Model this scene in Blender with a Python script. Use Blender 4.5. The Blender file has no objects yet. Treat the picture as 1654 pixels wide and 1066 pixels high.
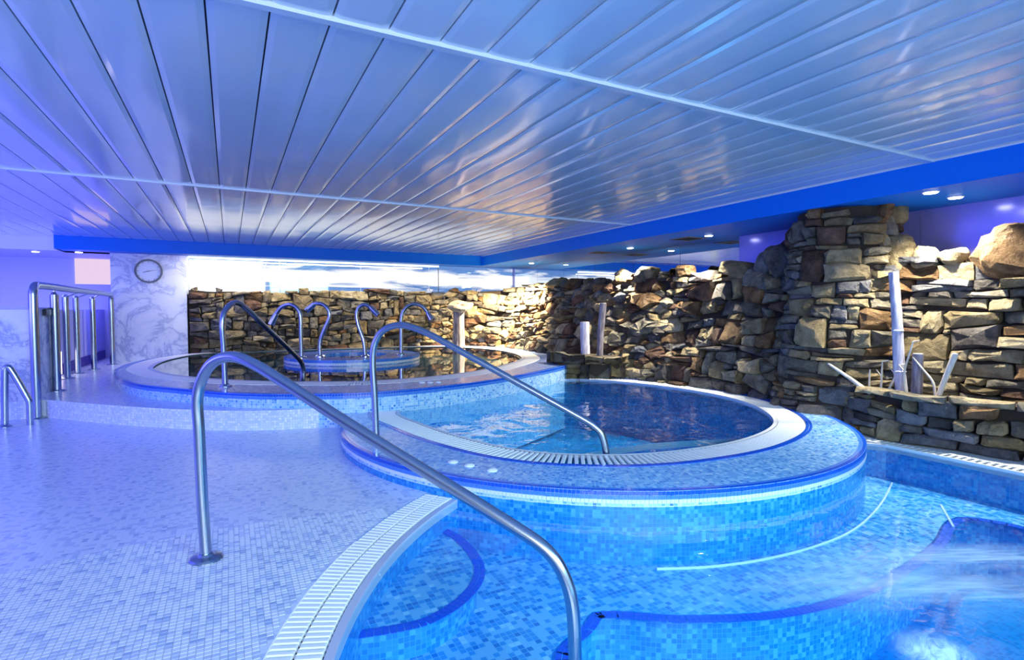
import bpy, bmesh, math, random
from mathutils import Vector, Matrix, noise as mnoise
from mathutils.geometry import delaunay_2d_cdt
PI = math.pi
R = random.Random(7)
SC = bpy.context.scene
COL = SC.collection

# ------------------------------------------------------------------ camera, world, lights
cam = bpy.data.objects.new('camera', bpy.data.cameras.new('camera')); COL.objects.link(cam)
cam.data.sensor_width = 36; cam.data.lens = 19.154; cam.data.clip_start = .05
cam.location = (0, 0, 1.2)
cam.rotation_euler = (math.radians(90 - 2.148), 0, math.radians(-27.39))
SC.camera = cam
SC.view_settings.view_transform = 'Standard'; SC.view_settings.look = 'None'
SC.view_settings.exposure = 0.0; SC.view_settings.gamma = 1; SC.view_settings.use_curve_mapping = False
W = bpy.data.worlds.new('world'); SC.world = W; W.use_nodes = True
W.node_tree.nodes['Background'].inputs[0].default_value = (.50, .72, 1.0, 1)
W.node_tree.nodes['Background'].inputs[1].default_value = 1.05
SC.cycles.max_bounces = 7; SC.cycles.transparent_max_bounces = 12
SC.cycles.caustics_reflective = False; SC.cycles.caustics_refractive = False
SC.cycles.sample_clamp_indirect = 4

def light(name, kind, loc, power, color, aim=None, size=1.0, size_y=None, angle=None, blend=.6, parent=None, spread=None):
    d = bpy.data.lights.new(name, kind); d.energy = power; d.color = color
    if kind == 'AREA':
        d.shape = 'RECTANGLE'; d.size = size; d.size_y = size_y or size
        if spread: d.spread = spread
    elif kind == 'SPOT':
        d.spot_size = angle or 1.2; d.spot_blend = blend; d.shadow_soft_size = size
    else: d.shadow_soft_size = size
    o = bpy.data.objects.new(name, d); COL.objects.link(o); o.location = loc
    if aim is not None:
        o.rotation_euler = (Vector(aim) - Vector(loc)).to_track_quat('-Z', 'Y').to_euler()
    if parent: o.parent = parent
    return o
# added fill behind the photographer, violet cove lamp over the entrance corner, added blue fill in the pools
light('hall_fill', 'AREA', (-.5, -3.0, 2.1), 180, (.90, .96, 1.0), (.2, 3.0, .8), 4, 1.6, spread=2.2)  # unseen soft fill, added to brighten floor and room
light('pool_top_fill', 'AREA', (2.9, -2.2, 2.2), 60, (.46, .92, 1.0), (2.2, 1.6, 0), 2.5, 1.0, spread=1.25)  # second unseen fill, added to brighten the big pool
light('violet_cove_light', 'AREA', (-6.8, 5.5, 1.5), 230, (.17, .16, 1.0), (-1.5, 9.5, 1.4), 6, 1.4)
light('corridor_light', 'AREA', (-4.4, 11.2, 2.15), 120, (.32, .30, 1.0), (-4.4, 11.2, 0), 3.5, 3)
light('pool_fill', 'AREA', (3.0, -1.3, -.19), 16, (.20, .75, 1.0), (3.0, 3, -.24), 3.0, .26)  # underwater fill added out of view to brighten the tiles
light('whirlpool_fill', 'POINT', (2.6, 4.5, -.35), 3, (.14, .62, 1.0), size=.25)  # added fill without a fitting, brightens the basin
light('whirlpool_fill', 'POINT', (4.3, 4.7, -.35), 8, (.14, .62, 1.0), size=.25)  # same added fill for the other side of the basin
light('violet_fill', 'AREA', (-1.1, 9.4, 2.44), 34, (.20, .20, 1.0), (-1.4, 9.4, 0), .6, 3.2)  # unseen violet fill added under the ceiling to tint parapet and rim
light('back_wall_wash', 'AREA', (1.8, 11.96, 2.2), 80, (1.0, .86, .64), (1.8, 12.3, 1.0), 4.8, .06)

# ------------------------------------------------------------------ helpers
def lin(h):
    h = h.lstrip('#'); out = []
    for i in (0, 2, 4):
        c = int(h[i:i+2], 16) / 255
        out.append(c / 12.92 if c <= .04045 else ((c + .055) / 1.055) ** 2.4)
    return (*out, 1)
def nn(nt, t, **kw):
    n = nt.nodes.new(t)
    for k, v in kw.items(): setattr(n, k, v)
    return n
def newmat(name, color=(.8, .8, .8, 1), rough=.5, metal=0., spec=.5):
    m = bpy.data.materials.new(name); m.use_nodes = True
    b = m.node_tree.nodes['Principled BSDF']
    b.inputs['Base Color'].default_value = color if len(color) == 4 else (*color, 1)
    b.inputs['Roughness'].default_value = rough; b.inputs['Metallic'].default_value = metal
    b.inputs['Specular IOR Level'].default_value = spec
    return m, m.node_tree, b
def math_node(nt, op, a, b=None, c=None):
    n = nn(nt, 'ShaderNodeMath', operation=op)
    for i, v in enumerate((a, b, c)):
        if v is None: continue
        if isinstance(v, (int, float)): n.inputs[i].default_value = v
        else: nt.links.new(v, n.inputs[i])
    return n.outputs[0]
def add_bump(nt, b, height, strength=.2, dist=.01):
    bp = nn(nt, 'ShaderNodeBump'); bp.inputs['Strength'].default_value = strength; bp.inputs['Distance'].default_value = dist
    nt.links.new(height, bp.inputs['Height']); nt.links.new(bp.outputs[0], b.inputs['Normal']); return bp

def mosaic(name, palette, size=.025, grout=(.5, .6, .8, 1), mode='xy', center=(0, 0), gw=.055, rough=.16, cluster=0.0, bump=.25):
    """small square glass tiles, one random palette colour each; palette = [(colour, share), ...]"""
    m, nt, b = newmat(name, rough=rough)
    tc = nn(nt, 'ShaderNodeTexCoord')
    sep = nn(nt, 'ShaderNodeSeparateXYZ')
    nt.links.new(tc.outputs['UV' if mode == 'uv' else 'Object'], sep.inputs[0])
    x, y = sep.outputs[0], sep.outputs[1]
    if mode == 'polar':
        dx = math_node(nt, 'SUBTRACT', x, center[0]); dy = math_node(nt, 'SUBTRACT', y, center[1])
        r = math_node(nt, 'SQRT', math_node(nt, 'ADD', math_node(nt, 'MULTIPLY', dx, dx), math_node(nt, 'MULTIPLY', dy, dy)))
        a = math_node(nt, 'ARCTAN2', dx, dy)
        x = math_node(nt, 'MULTIPLY', a, center[2]); y = r
    u = math_node(nt, 'DIVIDE', x, size); v = math_node(nt, 'DIVIDE', y, size)
    fu = math_node(nt, 'FLOOR', u); fv = math_node(nt, 'FLOOR', v)
    comb = nn(nt, 'ShaderNodeCombineXYZ'); nt.links.new(fu, comb.inputs[0]); nt.links.new(fv, comb.inputs[1])
    wn = nn(nt, 'ShaderNodeTexWhiteNoise', noise_dimensions='2D'); nt.links.new(comb.outputs[0], wn.inputs['Vector'])
    val = wn.outputs['Value']
    if cluster:
        no = nn(nt, 'ShaderNodeTexNoise', noise_dimensions='2D'); no.inputs['Scale'].default_value = .45; no.inputs['Detail'].default_value = 2
        nt.links.new(comb.outputs[0], no.inputs['Vector'])
        st = math_node(nt, 'MULTIPLY_ADD', no.outputs[0], 3.2, -1.1)
        val = math_node(nt, 'ADD', math_node(nt, 'MULTIPLY', val, 1 - cluster), math_node(nt, 'MULTIPLY', st, cluster))
    cr = nn(nt, 'ShaderNodeValToRGB'); cr.color_ramp.interpolation = 'CONSTANT'
    e = cr.color_ramp.elements; e.remove(e[1]); pos = 0
    for i, (c, s) in enumerate(palette):
        el = e[0] if i == 0 else e.new(min(pos, .999)); el.position = min(pos, .999); el.color = c; pos += s
    nt.links.new(val, cr.inputs[0])
    def edge(w):
        f = math_node(nt, 'FRACT', w); return math_node(nt, 'MINIMUM', f, math_node(nt, 'SUBTRACT', 1.0, f))
    ed = math_node(nt, 'MINIMUM', edge(u), edge(v))
    mk = math_node(nt, 'GREATER_THAN', ed, gw)
    mx = nn(nt, 'ShaderNodeMix', data_type='RGBA'); mx.inputs[6].default_value = grout
    nt.links.new(mk, mx.inputs[0]); nt.links.new(cr.outputs[0], mx.inputs[7]); nt.links.new(mx.outputs[2], b.inputs['Base Color'])
    if bump: add_bump(nt, b, math_node(nt, 'MINIMUM', math_node(nt, 'MULTIPLY', ed, 8), 1.0), bump, .002)
    return m

def setp(o, label=None, cat=None, group=None, kind=None):
    if label: o['label'] = label
    if cat: o['category'] = cat
    if group: o['group'] = group
    if kind: o['kind'] = kind
    return o
def mesh_obj(name, verts, faces, mats, parent=None, smooth=False, uv=None, loc=None, kind=None, label=None, cat=None, group=None, mi=None):
    me = bpy.data.meshes.new(name)
    if loc is not None:
        L = Vector(loc); verts = [(Vector(v) - L) for v in verts]
    me.from_pydata([tuple(v) for v in verts], [], faces)
    for m in (mats if isinstance(mats, (list, tuple)) else [mats]): me.materials.append(m)
    if uv is not None:
        l = me.uv_layers.new(name='UVMap')
        for lp in me.loops: l.data[lp.index].uv = uv[lp.vertex_index]
    if mi is not None: me.polygons.foreach_set('material_index', mi)
    if smooth:
        me.polygons.foreach_set('use_smooth', [True] * len(me.polygons)); me.update(); me.set_sharp_from_angle(angle=.7)
    me.update()
    o = bpy.data.objects.new(name, me); COL.objects.link(o)
    if loc is not None: o.location = loc
    if parent: o.parent = parent
    setp(o, label, cat, group, kind); return o
def thing(name, label, cat, loc=(0, 0, 0), group=None):
    o = bpy.data.objects.new(name, None); COL.objects.link(o); o.location = loc; o.empty_display_size = .1
    return setp(o, label, cat, group)
class MB:
    """collects shapes into one mesh"""
    def __init__(s): s.v = []; s.f = []
    def add(s, v, f):
        k = len(s.v); s.v += [tuple(p) for p in v]; s.f += [[i + k for i in q] for q in f]; return s
    def box(s, a, b, rot=None, org=None):
        (x0, y0, z0), (x1, y1, z1) = a, b
        v = [Vector(p) for p in ((x0,y0,z0),(x1,y0,z0),(x1,y1,z0),(x0,y1,z0),(x0,y0,z1),(x1,y0,z1),(x1,y1,z1),(x0,y1,z1))]
        if rot is not None:
            M = Matrix.Rotation(rot, 3, 'Z'); v = [M @ p + Vector(org) for p in v]
        return s.add(v, [(3,2,1,0),(4,5,6,7),(0,1,5,4),(1,2,6,5),(2,3,7,6),(3,0,4,7)])
    def tube(s, pts, rad, n=14, caps=True):
        pts = [Vector(p) for p in pts]; rad = rad if isinstance(rad, (list, tuple)) else [rad] * len(pts)
        rings = []; up = None
        for i, p in enumerate(pts):
            t = (pts[min(i+1, len(pts)-1)] - pts[max(i-1, 0)]).normalized()
            if up is None:
                up = Vector((0, 0, 1)) if abs(t.z) < .9 else Vector((1, 0, 0))
            up = (up - t * up.dot(t)).normalized(); sd = t.cross(up)
            rings.append([p + (up * math.cos(2*PI*k/n) + sd * math.sin(2*PI*k/n)) * rad[i] for k in range(n)])
        v = [p for r in rings for p in r]; f = []
        for i in range(len(pts) - 1):
            for k in range(n):
                a, b_ = i*n + k, i*n + (k+1) % n; f.append((a, a + n, b_ + n, b_))
        if caps: f.append(list(range(n))); f.append(list(range(len(v) - 1, len(v) - n - 1, -1)))
        return s.add(v, f)
    def lathe(s, prof, c, n=24):
        """prof [(r,z)] bottom to top about a vertical axis at c"""
        v = [(c[0] + r*math.cos(2*PI*k/n), c[1] + r*math.sin(2*PI*k/n), c[2] + z) for r, z in prof for k in range(n)]
        f = [(i*n+k, i*n+(k+1) % n, (i+1)*n+(k+1) % n, (i+1)*n+k) for i in range(len(prof)-1) for k in range(n)]
        f.append(list(range(n-1, -1, -1))); f.append(list(range((len(prof)-1)*n, len(prof)*n)))
        return s.add(v, f)
    def obj(s, name, mat, parent=None, **kw): return mesh_obj(name, s.v, s.f, mat, parent, **kw)
def catmull(pts, n=6, closed=False):
    P = [Vector(p) for p in pts]; out = []; N = len(P)
    for i in range(N if closed else N - 1):
        if closed: a, b, c, d = P[i-1], P[i], P[(i+1) % N], P[(i+2) % N]
        else: a, b, c, d = P[max(i-1, 0)], P[i], P[i+1], P[min(i+2, N-1)]
        # centripetal-ish: plain uniform is fine for these spacings once tangents are limited
        l = (c - b).length
        t1 = (c - a); t2 = (d - b)
        t1 = t1.normalized() * l if t1.length > 1e-6 else t1; t2 = t2.normalized() * l if t2.length > 1e-6 else t2
        for k in range(n):
            t = k / n; h1 = 2*t**3 - 3*t**2 + 1; h2 = t**3 - 2*t**2 + t; h3 = -2*t**3 + 3*t**2; h4 = t**3 - t**2
            out.append(b*h1 + t1*h2 + c*h3 + t2*h4)
    if not closed: out.append(P[-1])
    return out
def outline(pts, n=10): return [(p.x, p.y) for p in catmull([(x, y, 0) for x, y in pts], n, True)]
def offset(o, d):
    """outward offset of a counter-clockwise outline"""
    out = []; N = len(o)
    for i in range(N):
        tx, ty = o[(i+1) % N][0] - o[i-1][0], o[(i+1) % N][1] - o[i-1][1]; l = math.hypot(tx, ty) or 1
        out.append((o[i][0] + ty/l*d, o[i][1] - tx/l*d))
    return out
def area2(o): return sum(o[i-1][0]*o[i][1] - o[i][0]*o[i-1][1] for i in range(len(o)))
def inside(p, o):
    x, y = p; c = False; j = len(o) - 1
    for i in range(len(o)):
        if (o[i][1] > y) != (o[j][1] > y) and x < (o[j][0]-o[i][0])*(y-o[i][1])/(o[j][1]-o[i][1]) + o[i][0]: c = not c
        j = i
    return c
def region(A, subs=(), keep=()):
    """triangles of polygon A without the polygons in subs and inside all in keep"""
    loops = [A, *subs, *keep]; V = []; F = []
    for lp in loops:
        if area2(lp) < 0: lp = lp[::-1]
        F.append(list(range(len(V), len(V) + len(lp)))); V += [Vector(p) for p in lp]
    vs, _, fs, _, _, of = delaunay_2d_cdt(V, [], F, 1, 1e-5)
    ns = len(subs); out = []
    for f, o in zip(fs, of):
        if 0 in o and not any(k in o for k in range(1, ns + 1)) and all(k in o for k in range(ns + 1, len(loops))): out.append(list(f))
    used = sorted({i for f in out for i in f}); mp = {v: i for i, v in enumerate(used)}
    res = []
    for f in out:
        a, b, c = (vs[i] for i in f[:3])
        g = [mp[i] for i in f]
        res.append(g if (b-a).cross(c-a) > 0 else g[::-1])
    return [tuple(vs[i]) for i in used], res
def flat(name, A, subs, z, mat, parent=None, keep=(), **kw):
    v, f = region(A, subs, keep)
    return mesh_obj(name, [(x, y, z) for x, y in v], f, mat, parent, **kw)
def strip(name, pts, z0, z1, mat, parent=None, closed=True, flip=False, skip=None, **kw):
    """vertical band below an outline; uv in metres"""
    P = list(pts) + ([pts[0]] if closed else []); v = []; uv = []; f = []; s = 0
    for i, (x, y) in enumerate(P):
        if i: s += math.hypot(x - P[i-1][0], y - P[i-1][1])
        v += [(x, y, z0), (x, y, z1)]; uv += [(s, z0), (s, z1)]
    for i in range(len(P) - 1):
        mid = ((P[i][0]+P[i+1][0])/2, (P[i][1]+P[i+1][1])/2)
        if skip and skip(mid): continue
        q = (2*i, 2*i+2, 2*i+3, 2*i+1); f.append(q[::-1] if flip else q)
    return mesh_obj(name, v, f, mat, parent, uv=uv, **kw)
def edge_tiles(name, pts, z, mat, parent, size=.025, gap=.0028, rows=(('top', 0),), thick=.004, closed=True, skip=None, inward=False):
    """rows of single mosaic tiles along an outline, as real little blocks"""
    P = [Vector((x, y, 0)) for x, y in (list(pts) + ([pts[0]] if closed else []))]
    mb = MB(); h = (size - gap) / 2
    seg = [(P[i+1]-P[i]).length for i in range(len(P)-1)]; tot = sum(seg); n = int(tot / size)
    i = 0; acc = 0
    for k in range(n):
        s = (k + .5) * tot / n
        while acc + seg[i] < s: acc += seg[i]; i += 1
        t = (P[i+1]-P[i]).normalized(); p = P[i] + t * (s - acc); nrm = Vector((t.y, -t.x, 0))
        if skip and skip((p.x, p.y)): continue
        for kind, off in rows:
            if kind == 'top':
                c = p - nrm * (size/2 + off); c.z = z
                a = [c + t*sx*h + nrm*sy*h for sx, sy in ((-1,-1),(1,-1),(1,1),(-1,1))]; up = Vector((0, 0, thick))
            else:
                c = p.copy(); c.z = z - size/2 - off
                a = [c + t*sx*h + Vector((0, 0, sy*h)) for sx, sy in ((-1,-1),(1,-1),(1,1),(-1,1))]; up = nrm * thick * (-1 if inward else 1)
            mb.add(a + [q + up for q in a], [(0,1,2,3) if 0 else (4,7,6,5) if kind == 'top' and 0 else (4,5,6,7), (0,1,5,4), (1,2,6,5), (2,3,7,6), (3,0,4,7)])
    return mb.obj(name, mat, parent, kind='stuff')

# ------------------------------------------------------------------ materials
BLUES = [(lin('0d4fc4'), .16), (lin('2f7fe0'), .2), (lin('62a8ee'), .26), (lin('9cc8f6'), .24), (lin('c3ddf8'), .14)]
M_floor = mosaic('floor_mosaic', [(lin('9fb2de'), .14), (lin('b8c7ea'), .26), (lin('d2dcf2'), .6)], grout=lin('c2cfea'), cluster=.42, rough=.22, gw=.035, bump=.12)
M_riser = mosaic('white_mosaic', [(lin('dbe6f4'), .5), (lin('c8daf2'), .3), (lin('eef3fa'), .2)], grout=lin('c0cfe6'), mode='uv', rough=.2)
M_side = mosaic('pale_blue_mosaic', [(lin('3f86dc'), .1), (lin('6fb2ee'), .25), (lin('9fd2f8'), .4), (lin('c2e4fb'), .25)], grout=lin('cfe6fa'), mode='uv', cluster=.35)
JC = (3.23, 4.58)
M_rim = mosaic('rim_mosaic', [(lin('3a80d8'), .2), (lin('66a8ea'), .36), (lin('92c4f4'), .3), (lin('b8dcf8'), .14)], grout=lin('9cc8f0'), mode='polar', center=(*JC, 2.4), cluster=.3)
M_rim_up = mosaic('raised_rim_mosaic', [(lin('3d63c0'), .2), (lin('6a8cd8'), .36), (lin('8ea9e2'), .3), (lin('b4c6ea'), .14)], grout=lin('9db1dc'), mode='polar', center=(1.9, 9.0, 3.2), cluster=.3)
M_pool = mosaic('pool_floor_mosaic', [(lin('127ad2'), .24), (lin('2c94e2'), .26), (lin('6cb6ec'), .34), (lin('92ccf2'), .16)], size=.03, grout=lin('6ab6ea'), cluster=.5, bump=0)
M_poolw = mosaic('pool_wall_mosaic', [(lin('127ad0'), .4), (lin('248cdc'), .4), (lin('46a4e6'), .2)], grout=lin('369ae0'), mode='uv', bump=0)
M_deep = mosaic('deep_floor_mosaic', [(lin('0c76c8'), .4), (lin('1484d4'), .6)], grout=lin('1f8cd8'), bump=0)
M_jac = mosaic('whirlpool_mosaic', [(lin('0c62a2'), .4), (lin('1a80bc'), .4), (lin('389cd0'), .2)], grout=lin('2b8ac0'), bump=0, mode='xy')
M_jacw = mosaic('whirlpool_wall_mosaic', [(lin('0c62a2'), .4), (lin('1a80bc'), .4), (lin('389cd0'), .2)], grout=lin('2b8ac0'), bump=0, mode='uv')
M_dark = newmat('raised_pool_bottom', lin('1a4652'), .4)[0]
M_navy = newmat('navy_tile', lin('1656d0'), .12)[0]
M_navy2 = newmat('underwater_navy_tile', lin('0a58dc'), .3)[0]
M_mid = newmat('mid_blue_tile', lin('4a86e4'), .12)[0]
M_whitetile = newmat('white_tile', lin('dce9f8'), .15)[0]
M_grout = newmat('grout', lin('b8d0f0'), .6)[0]
M_grate = newmat('white_grating', lin('e6ecf2'), .35)[0]
M_lip = newmat('pale_stone_lip', lin('b4bcd6'), .4)[0]
M_trench = newmat('trench', lin('0c1626'), .7)[0]
M_steel, nt, b = newmat('brushed_steel', lin('a9b4c4'), .24, 1.0)
M_chrome = newmat('chrome', lin('c8ced8'), .1, 1.0)[0]
M_blue = newmat('blue_fascia_paint', lin('0072e6'), .45, 0, .2)[0]
M_lilac = newmat('lilac_paint', lin('b9bdf0'), .5)[0]
M_white = newmat('white_paint', lin('e4e8f2'), .45)[0]
M_black = newmat('black_plastic', lin('101828'), .4)[0]
M_navyrim = newmat('navy_clock_rim', lin('0c2060'), .3)[0]
M_face = newmat('clock_face', lin('dfe8f4'), .3)[0]
M_seam = newmat('slat_joint', lin('10203c'), .7)[0]
M_purple = newmat('purple_skirting', lin('3a2a90'), .5)[0]
M_frost = newmat('satin_violet_glass', lin('a0a4ff'), .18, .45, .6)[0]
M_mirror = newmat('mirror_glass', (.72, .78, .86, 1), .02, 1.0)[0]
def emit(name, col, s):
    m = bpy.data.materials.new(name); m.use_nodes = True; nt = m.node_tree; nt.nodes.clear()
    e = nn(nt, 'ShaderNodeEmission'); e.inputs[0].default_value = col; e.inputs[1].default_value = s
    o = nn(nt, 'ShaderNodeOutputMaterial'); nt.links.new(e.outputs[0], o.inputs[0]); return m
M_lamp = emit('lamp_lens', (1, .95, .85, 1), 14)
M_pink = emit('pink_niche_glow', lin('f0d6f4'), .95)  # light of the corridor niche put into an emissive colour
M_strip = emit('white_strip_lamp', (1, .86, .92, 1), 3)
M_tube = emit('led_tube', (.86, .95, 1, 1), 5)
# glossy ceiling slats
M_slat, nt, b = newmat('lacquered_slat', lin('d4e4f2'), .16, 0, .6)
b.inputs['Coat Weight'].default_value = .5; b.inputs['Coat Roughness'].default_value = .07
tc = nn(nt, 'ShaderNodeTexCoord'); no = nn(nt, 'ShaderNodeTexNoise'); no.inputs['Scale'].default_value = 1.6; no.inputs['Detail'].default_value = 1
nt.links.new(tc.outputs['Object'], no.inputs['Vector']); add_bump(nt, b, no.outputs[0], .14, .05)
# marble
M_marble, nt, b = newmat('white_marble', rough=.2)
tc = nn(nt, 'ShaderNodeTexCoord'); no = nn(nt, 'ShaderNodeTexNoise'); no.inputs['Scale'].default_value = 1.7; no.inputs['Detail'].default_value = 7; no.inputs['Roughness'].default_value = .66; no.inputs['Distortion'].default_value = .7
nt.links.new(tc.outputs['Object'], no.inputs['Vector'])
cr = nn(nt, 'ShaderNodeValToRGB'); e = cr.color_ramp.elements
e[0].position = .40; e[0].color = lin('dfe4f2'); e[1].position = .62; e[1].color = lin('eaeef8')
for p, c in ((.46, 'd3d9ee'), (.495, 'a3add4'), (.53, 'd8deF0')): k = e.new(p); k.color = lin(c)
nt.links.new(no.outputs[0], cr.inputs[0]); nt.links.new(cr.outputs[0], b.inputs['Base Color'])
# stones
STONE = []
for i, (c1, c2) in enumerate([('c0b08e', '756a50'), ('a39e90', '57554d'), ('a88c6c', '5c442e'), ('cfc4a8', '8a7d62'), ('837f7c', '403d3a'), ('94969c', '52555c'), ('8a6e5e', '40332c')]):
    m, nt, b = newmat('stone_tone', rough=.75, spec=.3)
    tc = nn(nt, 'ShaderNodeTexCoord'); oi = nn(nt, 'ShaderNodeObjectInfo')
    vm = nn(nt, 'ShaderNodeVectorMath', operation='ADD'); nt.links.new(tc.outputs['Object'], vm.inputs[0]); nt.links.new(oi.outputs['Location'], vm.inputs[1])
    n1 = nn(nt, 'ShaderNodeTexNoise'); n1.inputs['Scale'].default_value = 7; n1.inputs['Detail'].default_value = 6; n1.inputs['Roughness'].default_value = .65; nt.links.new(vm.outputs[0], n1.inputs['Vector'])
    cr = nn(nt, 'ShaderNodeValToRGB'); e = cr.color_ramp.elements; e[0].position = .3; e[0].color = lin(c2); e[1].position = .68; e[1].color = lin(c1)
    nt.links.new(n1.outputs[0], cr.inputs[0])
    hs = nn(nt, 'ShaderNodeHueSaturation'); hs.inputs['Saturation'].default_value = 1.1
    nt.links.new(math_node(nt, 'MULTIPLY_ADD', oi.outputs['Random'], .5, .72), hs.inputs['Value'])
    nt.links.new(cr.outputs[0], hs.inputs['Color']); nt.links.new(hs.outputs[0], b.inputs['Base Color'])
    n2 = nn(nt, 'ShaderNodeTexNoise'); n2.inputs['Scale'].default_value = 10; n2.inputs['Detail'].default_value = 8; n2.inputs['Roughness'].default_value = .7; nt.links.new(vm.outputs[0], n2.inputs['Vector'])
    add_bump(nt, b, n2.outputs[0], 1.0, .12); STONE.append(m)
M_disc = newmat('pale_cut_stone', lin('9c9284'), .8)[0]
M_mortar = newmat('dark_joint', lin('3a332c'), .9)[0]
M_soil = newmat('soil', lin('3a2f26'), .95)[0]
def wood(name, c1, c2, s=9):
    m, nt, b = newmat(name, rough=.65)
    tc = nn(nt, 'ShaderNodeTexCoord'); mp = nn(nt, 'ShaderNodeMapping'); mp.inputs['Scale'].default_value = (s*2, s*2, s*.35)
    no = nn(nt, 'ShaderNodeTexNoise'); no.inputs['Scale'].default_value = 1.5; no.inputs['Detail'].default_value = 6
    nt.links.new(tc.outputs['Object'], mp.inputs[0]); nt.links.new(mp.outputs[0], no.inputs['Vector'])
    cr = nn(nt, 'ShaderNodeValToRGB'); cr.color_ramp.elements[0].position = .35; cr.color_ramp.elements[0].color = lin(c2); cr.color_ramp.elements[1].position = .65; cr.color_ramp.elements[1].color = lin(c1)
    nt.links.new(no.outputs[0], cr.inputs[0]); nt.links.new(cr.outputs[0], b.inputs['Base Color']); add_bump(nt, b, no.outputs[0], .5, .02); return m
M_drift = wood('driftwood', 'd6d8ea', '9a9ab4'); M_bark = wood('grey_bark', '9a94a2', '5d5862'); M_twig = wood('bleached_twig', 'eee8dc', 'c4b9a8')

def water(name, tint, bump_scale, bump_str, foam=None, rough=.01, stretch=(1, 1, 1), spec_col=(1, 1, 1, 1)):
    m = bpy.data.materials.new(name); m.use_nodes = True; nt = m.node_tree; nt.nodes.clear()
    tc = nn(nt, 'ShaderNodeTexCoord'); mp = nn(nt, 'ShaderNodeMapping'); mp.inputs['Scale'].default_value = stretch
    nt.links.new(tc.outputs['Object'], mp.inputs[0])
    n1 = nn(nt, 'ShaderNodeTexNoise'); n1.inputs['Scale'].default_value = bump_scale; n1.inputs['Detail'].default_value = 3; n1.inputs['Distortion'].default_value = .6
    nt.links.new(mp.outputs[0], n1.inputs['Vector'])
    bp = nn(nt, 'ShaderNodeBump'); bp.inputs['Strength'].default_value = bump_str; bp.inputs['Distance'].default_value = .05; nt.links.new(n1.outputs[0], bp.inputs['Height'])
    ge = nn(nt, 'ShaderNodeNewGeometry'); dt = nn(nt, 'ShaderNodeVectorMath', operation='DOT_PRODUCT')
    nt.links.new(bp.outputs[0], dt.inputs[0]); nt.links.new(ge.outputs['Incoming'], dt.inputs[1])
    ca = math_node(nt, 'MINIMUM', math_node(nt, 'ABSOLUTE', dt.outputs['Value']), 1.0)
    fres = math_node(nt, 'MULTIPLY_ADD', math_node(nt, 'POWER', math_node(nt, 'SUBTRACT', 1.0, ca), 5.0), .98, .02)
    tr = nn(nt, 'ShaderNodeBsdfTransparent'); tr.inputs[0].default_value = tint
    gl = nn(nt, 'ShaderNodeBsdfGlossy'); gl.inputs['Roughness'].default_value = rough; gl.inputs[0].default_value = spec_col; nt.links.new(bp.outputs[0], gl.inputs['Normal'])
    ms = nn(nt, 'ShaderNodeMixShader'); nt.links.new(fres, ms.inputs[0]); nt.links.new(tr.outputs[0], ms.inputs[1]); nt.links.new(gl.outputs[0], ms.inputs[2])
    out = nn(nt, 'ShaderNodeOutputMaterial'); last = ms.outputs[0]
    if foam:   # bubbles driven up by the jets: wispy streaks around each jet
        tot = None
        for (cx, cy, ang, la, lb, amt) in foam:
            mf = nn(nt, 'ShaderNodeMapping', vector_type='TEXTURE'); mf.inputs['Location'].default_value = (cx, cy, 0); mf.inputs['Rotation'].default_value = (0, 0, ang); mf.inputs['Scale'].default_value = (la, lb, 1)
            nt.links.new(tc.outputs['Object'], mf.inputs[0])
            ln = nn(nt, 'ShaderNodeVectorMath', operation='LENGTH'); nt.links.new(mf.outputs[0], ln.inputs[0])
            fall = nn(nt, 'ShaderNodeMapRange', interpolation_type='SMOOTHSTEP'); fall.inputs[1].default_value = 1; fall.inputs[2].default_value = 0; fall.inputs[3].default_value = 0; fall.inputs[4].default_value = amt
            nt.links.new(ln.outputs['Value'], fall.inputs[0])
            nz = nn(nt, 'ShaderNodeTexNoise'); nz.inputs['Scale'].default_value = 1.5; nz.inputs['Detail'].default_value = 7; nz.inputs['Roughness'].default_value = .6; nz.inputs['Distortion'].default_value = 1.2
            sc = nn(nt, 'ShaderNodeMapping'); sc.inputs['Scale'].default_value = (1.0, 2.2, 1); nt.links.new(mf.outputs[0], sc.inputs[0]); nt.links.new(sc.outputs[0], nz.inputs['Vector'])
            w = math_node(nt, 'MULTIPLY', fall.outputs[0], math_node(nt, 'MULTIPLY_ADD', nz.outputs[0], 2.6, -.75))
            w = math_node(nt, 'MAXIMUM', w, 0.0)
            tot = w if tot is None else math_node(nt, 'ADD', tot, w)
        tot = math_node(nt, 'MINIMUM', tot, .85)
        df = nn(nt, 'ShaderNodeBsdfDiffuse'); df.inputs[0].default_value = lin('cfe4fa')
        m2 = nn(nt, 'ShaderNodeMixShader'); nt.links.new(tot, m2.inputs[0]); nt.links.new(last, m2.inputs[1]); nt.links.new(df.outputs[0], m2.inputs[2]); last = m2.outputs[0]
    nt.links.new(last, out.inputs[0]); return m
FOAM = [(2.75, 1.35, -.35, 1.15, .5, .34), (3.3, 1.28, -.45, .75, .17, .7), (2.55, 1.45, -.2, .95, .36, .34), (2.2, .98, .4, .2, .16, 1.5), (2.9, 1.1, -.5, .8, .18, .4)]
M_water = water('pool_water', (.82, .97, 1.0, 1), 3.0, .10, FOAM)
M_waterj = water('whirlpool_water', (.5, .85, 1, 1), 2.6, .32)
M_wateru = water('still_water', (.5, .66, .8, 1), 1.2, .025)

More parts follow.
